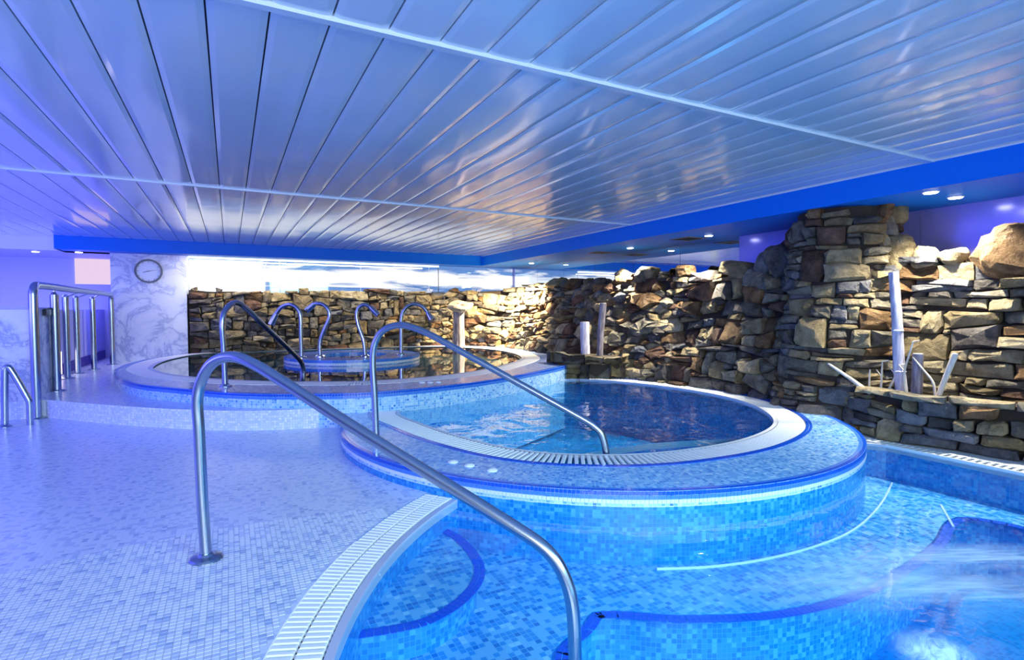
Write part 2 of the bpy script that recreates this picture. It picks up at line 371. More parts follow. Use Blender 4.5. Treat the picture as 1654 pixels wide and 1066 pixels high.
# ------------------------------------------------------------------ outlines of the pools (metres)
UO = outline([(1.29,5.64),(2.4,5.82),(3.5,6.34),(4.72,7.15),(5.4,8.1),(5.65,9.5),(5.6,11.3),(4.6,12.25),(2,12.33),(-.5,12.33),(-1.2,11.4),(-1.45,10.2),(-1.40,8.95),(-.97,7.55),(-.43,6.78),(-.02,6.27),(.43,5.95)])
UW = outline([(1.5,6.57),(2.8,6.83),(4.08,7.83),(4.65,8.62),(5.0,9.96),(4.85,11.0),(4.25,11.9),(3.3,12.17),(1.5,12.22),(-.3,12.18),(-.85,11.2),(-1.02,9.65),(-.8,8.7),(-.51,8.12),(0,7.45),(.5,7.04)])
UG = offset(UW, .33)
JO = outline([(JC[0]+2.41*math.cos(math.radians(a)), JC[1]+2.41*math.sin(math.radians(a))) for a in range(165, 351, 15)] + [(5.75,4.7),(5.92,5.5),(5.75,6.4),(5.2,7.1),(4.3,7.3),(3,6.9),(1.7,6.3),(1.05,5.8)])
JW = outline([(1.543,5.514),(1.571,4.88),(1.7153,4.17),(1.98,3.55),(2.455,3.18),(2.996,3.04),(3.736,3.07),(4.50,3.37),(5.06,3.96),(5.34,4.60),(5.38,5.454),(5.1,6.39),(4.6,6.95),(3.4,7.0),(2.1,6.4)])
JG = offset(JW, .27)
LC = (2.98, .89)
def circ(c, r, n=144): return [(c[0]+r*math.cos(2*PI*k/n), c[1]+r*math.sin(2*PI*k/n)) for k in range(n)]
XR = 5.17
LW = [(min(x, XR), y) for x, y in circ(LC, 2.87)]
LWL = [(min(x, XR), y) for x, y in circ(LC, 2.905)]
LG = [(min(x, XR + .2), y) for x, y in circ(LC, 3.11)]
STEP = [(-8, 7.72), (-1.83, 7.72), (-1.4, 7.25), (-1, 6.84), (-.55, 6.43), (-.13, 6.11), (.15, 5.95), (.41, 5.85), (.7, 5.79), (.98, 5.76)]
DECK = STEP + [(1.3, 5.95), (2, 9), (2, 14.2), (-8, 14.2)]
ZU, ZJ, ZD = .345, .14, .20
BIG = [(-8, -4), (5.2, -4), (5.2, 7.0), (5.2, 14), (-8, 14)]

# ------------------------------------------------------------------ floor and step
floor = flat('floor', BIG, [LG, JO, DECK, UO], 0, M_floor, kind='structure')
deck = flat('floor', DECK, [UO], ZD, M_floor, kind='structure')
strip('step_riser', STEP, 0, ZD, M_riser, deck, closed=False)
# the tiles nearest the photographer as single raised blocks
mb = MB(); s = .025; h = .0114
for i in range(-92, 32):
    for j in range(50, 142):
        x, y = (i + .5) * s, (j + .5) * s
        if math.hypot(x - LC[0], y - LC[1]) < 3.135 or math.hypot(x, y) > 3.35: continue
        zc = x * .46 + y * .888
        if zc < 1.6: continue
        mb.add([(x-h,y-h,.0005),(x+h,y-h,.0005),(x+h,y+h,.0005),(x-h,y+h,.0005),(x-h+.001,y-h+.001,.002),(x+h-.001,y-h+.001,.002),(x+h-.001,y+h-.001,.002),(x-h+.001,y+h-.001,.002)],
               [(4,5,6,7),(0,1,5,4),(1,2,6,5),(2,3,7,6),(3,0,4,7)])
mb.obj('mosaic_tiles', M_floor, floor, kind='stuff')
# white coping along the big pool under the planter
MB().box((XR + .12, -2.2, -.12), (6.2, 3.1, 0)).obj('trim_1', M_grate, kind='structure')

# ------------------------------------------------------------------ big pool
pool = thing('swimming_pool', 'large blue mosaic pool with bubbling water and white grating along the floor edge', 'pool', (3.0, .9, 0))
DEEP = [(1.0, 1.2), (1.197,1.947), (1.452,2.1), (1.60,2.17), (1.95,1.952), (2.39,1.768), (2.9,1.70), (3.44,1.741), (4.0,1.83), (4.646,1.973), (4.85,1.70), (4.9,-.5), (1.6,-.9)]
DEEPO = outline(DEEP, 5)
def kid(o): o.matrix_parent_inverse = pool.matrix_world.inverted(); return o
def par(o, p):
    o.parent = p; o.location = Vector(o.location) - Vector(p.location); return o
BENCH = [(1.05,3.32),(1.1,3.18),(1.158,2.964),(1.145,2.658),(1.072,2.468),(.919,2.318),(.743,2.238),(.606,2.241),(.458,2.273)]
BENCHC = [(p.x, p.y) for p in catmull([(x, y, 0) for x, y in BENCH], 6)]
BENCHP = BENCHC + [(-.1, 2.3), (-.1, 3.2), (.6, 3.6), (1.0, 3.5)]
ZF, ZDP, ZB = -.30, -.72, -.15
par(flat('pool_floor', LW, [JO, DEEPO], ZF, M_pool), pool)
par(flat('deep_floor', DEEPO, [], ZDP, M_deep), pool)
par(strip('deep_wall', DEEPO, ZDP, ZF, M_poolw), pool)
par(strip('pool_wall', LW, ZF - .02, -.06, M_poolw), pool)
st = par(flat('underwater_step', BENCHP, [], ZB, M_pool, keep=[LW], label='rounded underwater step edged in dark blue tile'), pool)
o = strip('step_face', BENCHC, ZF, ZB, M_poolw, st, closed=False)
o = edge_tiles('edge_tiles', BENCHC, ZB, M_navy2, st, size=.03, rows=(('top', -.015), ('top', .015), ('side', 0)), closed=False)
par(edge_tiles('edge_tiles', DEEPO, ZF, M_navy2, pool, size=.03, rows=(('top', -.075), ('top', -.045), ('side', 0), ('side', .03)), inward=True), pool)
LINE = [(2.163,2.36),(2.45,2.24),(2.8,2.16),(3.2,2.13),(3.6,2.15),(3.98,2.23),(4.506,2.40),(5.054,2.62)]
mb = MB(); mb.tube([(p.x, p.y, ZF + .004) for p in catmull([(x, y, 0) for x, y in LINE], 5)], .008, 6)
par(mb.obj('floor_line', M_whitetile, pool, label='thin white line curving over the pool floor'), pool)
mb = MB(); mb.tube([(4.805, 2.142, ZF + .006), (4.397, 1.884, ZF + .006)], .009, 6); par(mb.obj('floor_line', M_whitetile, pool), pool)
par(flat('water', LW, [JO], -.014, M_water), pool)
par(flat('lip', LWL, [LW, JO], -.004, M_lip), pool)
par(strip('lip_face', LW, -.06, -.004, M_lip), pool)
par(flat('trench', LG, [LWL, JO, [(XR - .001, -3), (6, -3), (6, 4), (XR - .001, 4)]], -.06, M_trench), pool)
gr = par(bpy.data.objects.new('overflow_grating', None), pool); COL.objects.link(gr); gr.location = (0, 0, 0)
bar_a = MB(); bar_a.add(*(lambda m: (m.v, m.f))(MB().box((-.0975, -.0125, -.014), (-.004, .0125, .0)).box((.004, -.0125, -.014), (.0975, .0125, .0)).box((-.098, -.006, -.02), (.098, .006, -.013))))
def soften(me_obj, w=.004):
    bm = bmesh.new(); bm.from_mesh(me_obj.data); bmesh.ops.bevel(bm, geom=[e for e in bm.edges if abs(e.verts[0].co.z - e.verts[1].co.z) < 1e-6 and e.verts[0].co.z > -.001], offset=w, segments=1, affect='EDGES'); bm.to_mesh(me_obj.data); bm.free()
proto = bar_a.obj('grating_bar', M_grate, gr); soften(proto)
first = True
def place_bar(x, y, a, z=.002, mesh=None, parent=None, name='grating_bar'):
    o = bpy.data.objects.new(name, mesh); COL.objects.link(o); o.parent = parent; o.rotation_euler = (0, 0, a)
    g = Vector(parent.location); 
    if parent.parent: g = g + Vector(parent.parent.location)
    o.location = Vector((x, y, z)) - g; return o
rm = 3.008; nb = int(2*PI*rm/.0335)
for k in range(nb):
    a = 2*PI*k/nb; x, y = LC[0] + rm*math.cos(a), LC[1] + rm*math.sin(a)
    if x > XR - .05 or y < .9 or inside((x, y), JO): continue
    if first: proto.rotation_euler = (0, 0, a); proto.location = Vector((x, y, .002)) - Vector(pool.location); first = False
    else: place_bar(x, y, a, mesh=proto.data, parent=gr)
short = MB().box((-.056, -.012, -.014), (.056, .012, .002)).obj('grating_bar', M_grate, gr); soften(short)
short.location = Vector((XR + .065, 3.0, .002)) - Vector(pool.location)
for k in range(1, 37):
    place_bar(XR + .065, 3.0 - k*.052, 0, mesh=short.data, parent=gr)
par(MB().box((XR + .006, -2, -.14), (XR + .135, 3.05, -.11)).obj('trench', M_trench, pool), pool)
par(MB().box((XR - .004, -2, -.022), (XR + .012, 3.05, .0)).obj('lip', M_grate, pool), pool)

# ------------------------------------------------------------------ round whirlpool
jac = thing('whirlpool', 'round whirlpool with wide blue mosaic rim between the raised pool and the big pool', 'pool', (*JC, 0))
notU = lambda p: inside(p, UO)
par(flat('rim', JO, [JG, UO], ZJ, M_rim), jac)
par(strip('rim_side', JO, .045, ZJ, M_side, skip=notU), jac)
par(strip('underwater_side', JO, -.6, .045, M_poolw, skip=notU), jac)
par(edge_tiles('edge_tiles', JO, ZJ, M_navy, jac, rows=(('top', 0), ('side', 0)), skip=notU), jac)
par(edge_tiles('edge_tiles', JO, ZJ, M_mid, jac, rows=(('side', .025), ('top', .025)), skip=notU), jac)
par(edge_tiles('edge_tiles', JO, ZJ, M_whitetile, jac, rows=(('side', .05),), skip=notU), jac)
par(edge_tiles('edge_tiles', JG, ZJ, M_navy, jac, rows=(('top', -.026), ('top', -.052)), skip=notU), jac)
par(flat('basin_floor', JW, [], -.62, M_jac), jac)
par(strip('basin_wall', JW, -.62, ZJ - .03, M_jacw, flip=True, skip=notU), jac)
par(flat('water', JW, [UO], ZJ - .02, M_waterj), jac)
JL = offset(JW, .035)
par(flat('lip', JL, [JW, UO], ZJ + .002, M_grate), jac)
par(strip('lip_face', JW, ZJ - .06, ZJ + .002, M_lip, skip=notU), jac)
par(flat('trench', JG, [JL, UO], ZJ - .09, M_trench), jac)
grj = bpy.data.objects.new('overflow_grating', None); COL.objects.link(grj); grj.parent = jac
P = [Vector((x, y, 0)) for x, y in offset(JW, .152)]; P.append(P[0])
seg = [(P[i+1]-P[i]).length for i in range(len(P)-1)]; tot = sum(seg); n = 300
protoj = MB().box((-.115, -.0135, -.016), (.115, .0135, 0)).obj('grating_bar', M_grate, grj); soften(protoj)
first = True; i = 0; acc = 0
for k in range(n):
    s_ = (k + .5) * tot / n
    while acc + seg[i] < s_: acc += seg[i]; i += 1
    t = (P[i+1]-P[i]).normalized(); p = P[i] + t*(s_ - acc)
    if inside((p.x, p.y), UO): continue
    a = math.atan2(-t.x, t.y)
    if first: protoj.rotation_euler = (0, 0, a); protoj.location = Vector((p.x, p.y, ZJ + .002)) - Vector(jac.location); first = False
    else: place_bar(p.x, p.y, a, ZJ + .002, protoj.data, grj)

# ------------------------------------------------------------------ raised pool
up = thing('raised_pool', 'raised still pool with blue mosaic rim before the stone back wall', 'pool', (1.8, 9.2, ZD))
par(flat('rim', UO, [UG], ZU, M_rim_up), up)
par(strip('rim_side', UO, -.6, ZU, M_side), up)
par(edge_tiles('edge_tiles', UO, ZU, M_navy, up, rows=(('top', 0), ('side', 0)), size=.028), up)
par(edge_tiles('edge_tiles', UO, ZU, M_mid, up, rows=(('side', .028), ('top', .028)), size=.028), up)
UL = offset(UW, .06)
par(flat('lip', UL, [UW], ZU + .003, M_lip, keep=[UO]), up)
par(flat('trench', UG, [UL], ZU - .02, M_trench, keep=[UO]), up)
mb = MB(); P = [Vector((x, y, 0)) for x, y in offset(UW, .195)]; P.append(P[0])
seg = [(P[i+1]-P[i]).length for i in range(len(P)-1)]; tot = sum(seg); n = 620; i = 0; acc = 0
for k in range(n):
    s_ = (k + .5) * tot / n
    while acc + seg[i] < s_: acc += seg[i]; i += 1
    t = (P[i+1]-P[i]).normalized(); p = P[i] + t*(s_ - acc)
    if not inside((p.x, p.y), UO): continue
    mb.box((-.13, -.014, -.018), (.13, .014, 0), math.atan2(-t.x, t.y), (p.x, p.y, ZU + .003))
par(mb.obj('overflow_grating', M_grate, up, kind='stuff'), up)
IC = (1.9, 9.62)
par(flat('water', UW, [circ(IC, 1.1, 64)], ZU - .012, M_wateru), up)
par(flat('basin_floor', UW, [], ZU - .17, M_dark), up)
par(strip('basin_wall', UW, ZU - .17, ZU, M_dark, flip=True), up)
# round island that carries the fountain spouts
isl = thing('fountain_island', 'round blue mosaic island rising from the raised pool under the curved spouts', 'island', (*IC, ZU))
M_isl = mosaic('island_mosaic', [(lin('1f62c8'), .3), (lin('4a90e4'), .4), (lin('8ec4f6'), .3)], size=.03, grout=lin('7fb4ea'), mode='uv', cluster=.3)
M_islt = mosaic('island_top_mosaic', [(lin('2a58c0'), .3), (lin('4a7cd8'), .4), (lin('7fa8ea'), .3)], size=.03, grout=lin('6f9be0'), mode='xy')
def ring(a, c, z, m, nm, par_): return par(flat(nm, circ(c, a[0], 64), [circ(c, a[1], 64)] if a[1] else [], z, m), par_)
ring((1.12, .55), IC, .42, M_islt, 'top', isl)
par(strip('outer_side', circ(IC, 1.12, 64), .2, .42, M_isl, isl), isl)
par(strip('inner_side', circ(IC, .55, 64), .3, .42, M_isl, isl, flip=True), isl)
ring((.55, 0), IC, .385, M_wateru, 'water', isl); ring((.56, 0), IC, .30, M_jac, 'basin_floor', isl)
par(edge_tiles('edge_tiles', circ(IC, 1.12, 64), .42, M_whitetile, isl, size=.04, rows=(('side', .04),)), isl)
par(edge_tiles('edge_tiles', circ(IC, 1.12, 64), .42, M_mid, isl, size=.04, rows=(('top', 0), ('side', 0))), isl)

# ------------------------------------------------------------------ ceiling, fascias, mirrors, walls
ZC, ZS = 2.47, 2.24
XF, XM, YB, YF = 5.35, 6.45, 12.36, 11.88
ceil = MB().box((-8, -4, ZC + .03), (XF, 14.3, ZC + .1)).obj('ceiling', M_seam, kind='structure')
SL = .2455; X0 = -.07
YS = [(-1.42, 2.53), (2.53, 6.48), (6.48, 12.5)]
def slat_mesh(w, l):
    v = []; f = []; n = 8
    for j, y in enumerate((0, l)):
        for i in range(n + 1):
            t = -1 + 2*i/n; v.append((t*w/2, y, -.0022*(1 - t*t) + (.004 if abs(t) == 1 else 0)))
        v += [(w/2, y, .03), (-w/2, y, .03)]
    m = n + 3
    for i in range(m): f.append((i, i + m, (i+1) % m + m, (i+1) % m))
    f.append(list(range(m))[::1]); f.append([k + m for k in range(m)][::-1])
    return v, f
slats = []
for (a, b_) in YS:
    v, f = slat_mesh(SL - .008, b_ - a - .012); pr = None
    for k in range(-32, 23):
        x = X0 + (k + .5) * SL
        if x + SL/2 > XF: continue
        if pr is None: pr = mesh_obj('ceiling_slat', v, f, M_slat, ceil); o = pr
        else:
            o = bpy.data.objects.new('ceiling_slat', pr.data); COL.objects.link(o); o.parent = ceil
        o.location = (x, a + .006, ZC + .002)
for y in (2.53, 6.48):
    MB().box((-8, y - .022, ZC - .016), (XF, y + .022, ZC + .02)).obj('joint_strip', M_slat, ceil)
# blue fascia beams with the dropped soffit behind them
tr_r = MB().box((XF, -4, ZS), (XF + .05, YF, ZC + .1)).obj('trim_2', M_blue, kind='structure')
MB().box((XF + .05, -4, ZS), (XM + .1, YF + .02, ZS + .06)).obj('trim_3', M_blue, kind='structure')
MB().box((XF - .012, -4, ZC - .012), (XF, YF, ZC + .01)).obj('edge_bead', M_white, tr_r)
tr_b = MB().box((-2.64, YF, ZS), (XM + .1, YF + .05, ZC + .1)).obj('trim_4', M_blue, kind='structure')
MB().box((-2.64, YF + .05, ZS), (XM + .1, YB + .25, ZS + .06)).obj('trim_5', M_blue, kind='structure')
MB().box((-8, YF + .35, ZS), (-2.66, YF + .41, ZC + .1)).obj('trim_6', M_white, kind='structure')
MB().box((-8, YF + .41, ZS), (-1.95, 14.2, ZS + .06)).obj('trim_7', M_lilac, kind='structure')
MB().box((-2.66, YF + .05, ZS), (-2.6, YF + .41, ZC + .1)).obj('trim_8', M_white, kind='structure')
# walls
MB().box((-8.1, -4, -.1), (-8, 14.3, 2.6)).obj('wall_left', M_lilac, kind='structure')
wfar = MB().box((-8, 14.0, 0), (-1.6, 14.15, 2.6)).obj('wall_far', M_lilac, kind='structure')
MB().box((-1.93, YB - .06, 0), (-.73, YB + .2, ZS)).obj('wall_marble', M_marble, kind='structure')
MB().box((-1.93, YB + .2, 0), (-1.88, 14.0, ZS)).obj('wall_corridor', M_lilac, kind='structure')
# low marble parapet at the entrance and the corridor half wall
lw = MB().box((-8, 7.76, -.05), (-1.95, 8.62, 1.2)).obj('wall_parapet', M_marble, kind='structure')
MB().box((-8, 7.75, 1.2), (-1.94, 8.63, 1.225)).obj('capping', M_lilac, lw)
hw = MB().box((-2.42, 8.62, ZD), (-2.32, 14.0, 1.2)).obj('wall_corridor_low', M_lilac, kind='structure')
MB().box((-2.32, 10.7, ZD), (-2.30, 13.9, ZD + .16)).obj('baseboard_left', M_purple, kind='structure')
# mirror wall on the long side
mw = MB().box((XM + .02, -4, -.3), (XM + .12, YB + .3, ZC)).obj('wall_right', M_lilac, kind='structure')
ys = [12.3 - 1.145*k for k in range(0, 13)]
pm = None
for k in range(len(ys) - 1):
    v = MB().box((-.006, -.5695, 0), (.0, .5695, 1.3))
    if pm is None: pm = v.obj('mirror_panel', M_mirror, mw); o = pm
    else: o = bpy.data.objects.new('mirror_panel', pm.data); COL.objects.link(o); o.parent = mw
    o.location = (XM + .012, (ys[k] + ys[k+1]) / 2, .94)
    if ys[k] < 6: o.data = pm.data.copy() if k else o.data; o.data.materials[0] = M_frost; o['label'] = 'satin violet glass panel'
# ---- mirrors over the back stone wall, their reflected lamp glow painted as emission
wb = MB().box((-.73, YB + .12, 0), (XM + .1, YB + .25, ZS)).obj('wall_back', M_mortar, kind='structure')
M_mirror_glow = bpy.data.materials.new('painted_mirror_glow'); M_mirror_glow.use_nodes = True; nt = M_mirror_glow.node_tree; nt.nodes.clear()
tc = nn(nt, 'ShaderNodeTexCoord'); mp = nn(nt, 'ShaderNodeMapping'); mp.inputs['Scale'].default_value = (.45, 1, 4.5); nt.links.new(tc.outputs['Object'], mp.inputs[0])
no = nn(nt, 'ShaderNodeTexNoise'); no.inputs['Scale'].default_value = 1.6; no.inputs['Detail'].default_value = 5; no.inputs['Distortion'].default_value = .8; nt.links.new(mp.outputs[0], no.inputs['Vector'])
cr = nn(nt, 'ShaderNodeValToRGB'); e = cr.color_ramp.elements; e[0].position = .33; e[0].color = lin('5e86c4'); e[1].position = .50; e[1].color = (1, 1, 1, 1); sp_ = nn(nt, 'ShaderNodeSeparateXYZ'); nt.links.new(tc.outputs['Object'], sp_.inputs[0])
band = math_node(nt, 'MULTIPLY_ADD', math_node(nt, 'ABSOLUTE', math_node(nt, 'SUBTRACT', sp_.outputs[2], 1.92)), -1.5, .20)  # painted band of reflected light, fading up and down
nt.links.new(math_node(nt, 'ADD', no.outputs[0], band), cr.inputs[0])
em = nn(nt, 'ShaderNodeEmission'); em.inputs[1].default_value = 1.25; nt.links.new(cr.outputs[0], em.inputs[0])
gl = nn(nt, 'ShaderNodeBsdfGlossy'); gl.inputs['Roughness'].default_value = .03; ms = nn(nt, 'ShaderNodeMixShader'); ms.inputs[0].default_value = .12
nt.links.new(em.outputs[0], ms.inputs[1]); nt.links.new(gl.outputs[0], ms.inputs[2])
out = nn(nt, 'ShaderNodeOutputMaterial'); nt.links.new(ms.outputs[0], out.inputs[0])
back_mirror = MB().box((-.73, YB + .08, 1.5), (4.45, YB + .12, ZS)).obj('glow_mirror_1', M_white, kind='structure')
xs = [-.70, .95, 2.62, 4.22, 4.45]
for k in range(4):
    MB().box((xs[k] + .008, YB + .06, 1.5), (xs[k+1] - .008, YB + .08, ZS - .03)).obj('pane', M_mirror_glow, back_mirror)
MB().box((-.73, YB + .03, 1.5), (-.70, YB + .12, ZS)).obj('frame', M_white, back_mirror)
MB().box((-.70, YB + .02, ZS - .03), (4.45, YB + .06, ZS - .004)).obj('led_strip', M_tube, back_mirror)
corner_mirror = MB().box((4.47, YB + .08, 1.5), (XM, YB + .12, ZS)).obj('glow_mirror_2', M_white, kind='structure')
for a, b_ in ((4.47, 5.45), (5.46, XM)): MB().box((a, YB + .06, 1.5), (b_, YB + .08, ZS)).obj('pane', M_mirror_glow, corner_mirror)  # corner panes carry the same painted reflection

# ------------------------------------------------------------------ dry stone masonry
def clip_half(poly, px, py, nx, ny):
    out = []; n = len(poly)
    for i in range(n):
        a, b_ = poly[i], poly[(i+1) % n]
        da = (a[0]-px)*nx + (a[1]-py)*ny; db = (b_[0]-px)*nx + (b_[1]-py)*ny
        if da <= 0: out.append(a)
        if (da < 0) != (db < 0) and da != db:
            t = da/(da-db); out.append((a[0]+(b_[0]-a[0])*t, a[1]+(b_[1]-a[1])*t))
    return out
def rubble(L, vmax, rmin, rmax, stretch, rnd, seeds=4000, bias=1.6):
    """irregular polygons (power diagram, stretched sideways) over 0..L x -..vmax"""
    S = []
    for _ in range(seeds):
        r = rmin + (rmax - rmin) * rnd.random() ** bias * (1 - .6*len(S)/(len(S)+300))
        u = rnd.uniform(-.3, L + .3) / stretch; v = rnd.uniform(-.15, vmax + .25)
        if all((u-a)**2 + (v-b_)**2 > (.82*(r+c))**2 for a, b_, c in S): S.append((u, v, r))
    polys = []
    for i, (u, v, r) in enumerate(S):
        p = [(u-1, v-1), (u+1, v-1), (u+1, v+1), (u-1, v+1)]
        for j, (a, b_, c) in enumerate(S):
            if i == j: continue
            d2 = (a-u)**2 + (b_-v)**2
            if d2 > 1.2: continue
            d = math.sqrt(d2); t = (d2 + r*r - c*c) / (2*d)
            nx, ny = (a-u)/d, (b_-v)/d
            p = clip_half(p, u + nx*t, v + ny*t, nx, ny)
            if len(p) < 3: break
        if len(p) >= 3: polys.append(((u*stretch, v), [(x*stretch, y) for x, y in p]))
    return polys
def coursed(L, vmax, hmin, hmax, rnd, wmin=.12, wmax=.5, v0=-.05, wob=1.0):
    """uneven courses, cut at odd lengths, some stones two courses tall, some split in two"""
    bounds = [(v0, [(0, 0, 0)])]; v = v0
    while v < vmax + .1:
        v += rnd.uniform(hmin, hmax)
        bounds.append((v, [(wob*rnd.uniform(.012, .035), rnd.uniform(1.5, 6), rnd.uniform(0, 6)) for _ in range(2)]))
    def B(k, u): return bounds[k][0] + sum(a*math.sin(w*u + p) for a, w, p in bounds[k][1])
    taken = {k: [] for k in range(len(bounds) + 2)}; polys = []
    for k in range(len(bounds) - 1):
        u = -rnd.uniform(0, .3)
        while u < L:
            w = rnd.uniform(wmin, wmax) * (1.5 if rnd.random() < .15 else 1); u1 = u + w
            bl = [t for t in taken[k] if t[1] > u + 1e-6 and t[0] < u1]
            if bl:
                t0 = min(bl)
                if t0[0] <= u + .05: u = t0[1]; continue
                u1 = t0[0]
                if u1 - u < .05: u = t0[1]; continue
            top = k + 1
            if k + 2 < len(bounds) and rnd.random() < .16 and not any(t[1] > u and t[0] < u1 for t in taken[k+1]):
                top = k + 2; taken[k+1].append((u, u1))
            s0, s1 = rnd.uniform(-.02, .02), rnd.uniform(-.02, .02)
            def quad(a, b_, c, d): return [(u + .004, a), (u1 - .004, b_), (u1 - .004 + s1, c), (u + .004 + s0, d)]
            y0, y1, y2, y3 = B(k, u), B(k, u1), B(top, u1), B(top, u)
            if top == k + 1 and y3 - y0 > .10 and rnd.random() < .3:
                m0 = y0 + (y3-y0)*rnd.uniform(.35, .65); m1 = y1 + (y2-y1)*rnd.uniform(.35, .65)
                qs = [quad(y0, y1, m1, m0), quad(m0, m1, y2, y3)]
            else: qs = [quad(y0, y1, y2, y3)]
            for q in qs:
                if min(q[2][1]-q[1][1], q[3][1]-q[0][1]) < .02: continue
                c = [q[i] for i in range(4)]; out = []
                for i in range(4):     # knock some corners off
                    if rnd.random() < .45:
                        f1, f2 = rnd.uniform(.06, .25), rnd.uniform(.1, .35); a, p, b_ = c[i-1], c[i], c[(i+1) % 4]
                        out += [(p[0]+(a[0]-p[0])*f1*(.5 if i % 2 == 0 else 1), p[1]+(a[1]-p[1])*f1), (p[0]+(b_[0]-p[0])*f2*.6, p[1]+(b_[1]-p[1])*f2)]
                    else: out.append(c[i])
                cx = sum(p[0] for p in out)/len(out); cy = sum(p[1] for p in out)/len(out)
                polys.append(((cx, cy), out))
            u = u1
    return polys
def mixed(L, vmax, rnd):
    """coursed walling with patches of irregular rubble"""
    ru = rubble(L, vmax, .04, .17, 1.9, rnd, 7000, 1.9); co = coursed(L, vmax, .055, .15, rnd, .09, .42, -.05, 1.6)
    def patch(u, v): return math.sin(1.3*u + .6) + math.sin(2.9*v + .8*u) + .5*math.sin(3.1*u) > .35
    a = [p for p in ru if patch(*p[0])]; out = list(a)
    for c, p in co:
        if patch(*c): continue
        out.append((c, p))
    return out
def stone_geo(poly, S, rnd, depth, gap=.004):
    cu = sum(p[0] for p in poly)/len(poly); cv = sum(p[1] for p in poly)/len(poly)
    pts = []
    n = len(poly)
    for i in range(n):
        a, b_ = poly[i], poly[(i+1) % n]; pts.append(a); l = math.hypot(b_[0]-a[0], b_[1]-a[1])
        if l > .09 and n < 9:
            t = rnd.uniform(.35, .65); k = rnd.uniform(-.06, .05)*l
            pts.append((a[0]+(b_[0]-a[0])*t + (b_[1]-a[1])/l*k, a[1]+(b_[1]-a[1])*t - (b_[0]-a[0])/l*k))
    ext_u = max(p[0] for p in pts)-min(p[0] for p in pts); ext_v = max(p[1] for p in pts)-min(p[1] for p in pts)
    su, sv = max(.4, 1 - 2*gap/max(ext_u, .02)), max(.4, 1 - 2*gap/max(ext_v, .02))
    pts = [(cu+(x-cu)*su, cv+(y-cv)*sv) for x, y in pts]; n = len(pts)
    d = depth * rnd.uniform(.35, 1.6); tu, tv = rnd.uniform(-.25, .25), rnd.uniform(-.3, .3)
    def dz(x, y): return tu*(x-cu) + tv*(y-cv)
    v = [S(x, y, -.07) for x, y in pts]
    v += [S(x, y, d*rnd.uniform(.3, .75) + dz(x, y)) for x, y in pts]
    q = rnd.uniform(.62, .84)
    v += [S(cu+(x-cu)*q*rnd.uniform(.82, 1.14), cv+(y-cv)*q*rnd.uniform(.82, 1.14), d*rnd.uniform(.7, 1.2) + dz(x, y)) for x, y in pts]
    v.append(S(cu + rnd.uniform(-.2, .2)*ext_u, cv + rnd.uniform(-.2, .2)*ext_v, d*rnd.uniform(1., 1.25)))
    f = []
    for k in range(2):
        for i in range(n):
            j = (i+1) % n; f.append((k*n+i, k*n+j, (k+1)*n+j, (k+1)*n+i))
    for i in range(n): f.append((2*n+i, 2*n+(i+1) % n, 3*n))
    return v, f
WTS = [6, 7, 2, 4, 4, 4, 2]
def tone(rnd, w=None): return STONE[rnd.choices(range(7), w or WTS)[0]]
def masonry(parent, polys, S, rnd, depth, keep, w=None, flip=False, name='stone', gap=.004, limit=300, clamp=None):
    sel = [p for p in polys if keep(*p[0])]
    def ar(p): return abs(area2(p[1]))
    sel.sort(key=ar, reverse=True)
    base = Vector(parent.location); rest = MB(); mi = []
    for k, (c, poly) in enumerate(sel):
        if area2(poly) < 0: poly = poly[::-1]
        if clamp: poly = [(min(max(x, clamp[0]), clamp[1]), y) for x, y in poly]
        if abs(area2(poly)) < .0015: continue
        v, f = stone_geo(poly, S, rnd, depth * min(1.5, .55 + 4*math.sqrt(ar((c, poly)))*.35), gap)
        if flip: f = [q[::-1] for q in f]
        if k < limit:
            cc = sum((Vector(p) for p in v), Vector())/len(v)
            o = mesh_obj(name, v, f, tone(rnd, w), parent, loc=cc); o.location = cc - base
        else:
            rest.add([Vector(p) - base for p in v], f); mi += [rnd.choices(range(7), w or WTS)[0]]*len(f)
    if rest.v: mesh_obj('small_stones', rest.v, rest.f, STONE, parent, kind='stuff', mi=mi)
    return len(sel)
def path_fn(pts, n=12):
    P = catmull([(x, y, 0) for x, y in pts], n); s = [0]
    for i in range(1, len(P)): s.append(s[-1] + (P[i]-P[i-1]).length)
    def f(u):
        u = max(0, min(s[-1] - 1e-5, u)); lo, hi = 0, len(s) - 1
        while hi - lo > 1:
            m = (lo+hi)//2
            if s[m] <= u: lo = m
            else: hi = m
        t = (u - s[lo])/(s[hi]-s[lo]); p = P[lo].lerp(P[hi], t); d = (P[min(hi+1, len(P)-1)]-P[max(lo-1, 0)]).normalized()
        return p, d
    return f, s[-1]
def surf(pf, lean, side):
    """side=+1: the face looks to the right of the path direction"""
    def S(u, v, d):
        p, t = pf(u); nrm = Vector((t.y, -t.x, 0)) * side
        q = p + nrm * (d - lean(u, v)); return (q.x, q.y, v)
    return S
def backing(name, S, L, top, mat, parent=None, cap=None, nu=60, nv=5, z0=-.05, **kw):
    v = []; f = []
    for i in range(nu + 1):
        u = L*i/nu; tp = top(u) - .05
        for j in range(nv + 1): v.append(S(u, z0 + (tp - z0)*j/nv, -.045))
        a = v[-1]; v.append((*cap(u, a), tp) if cap else S(u, tp, -.3))
    m = nv + 2
    for i in range(nu):
        for j in range(m - 1): f.append((i*m+j, (i+1)*m+j, (i+1)*m+j+1, i*m+j+1))
    return mesh_obj(name, v, f, mat, parent, **kw)
def wav(u, amp, seed):
    return amp*(math.sin(2.3*u + seed) + .6*math.sin(5.1*u + 2*seed) + .4*math.sin(9.7*u + seed))

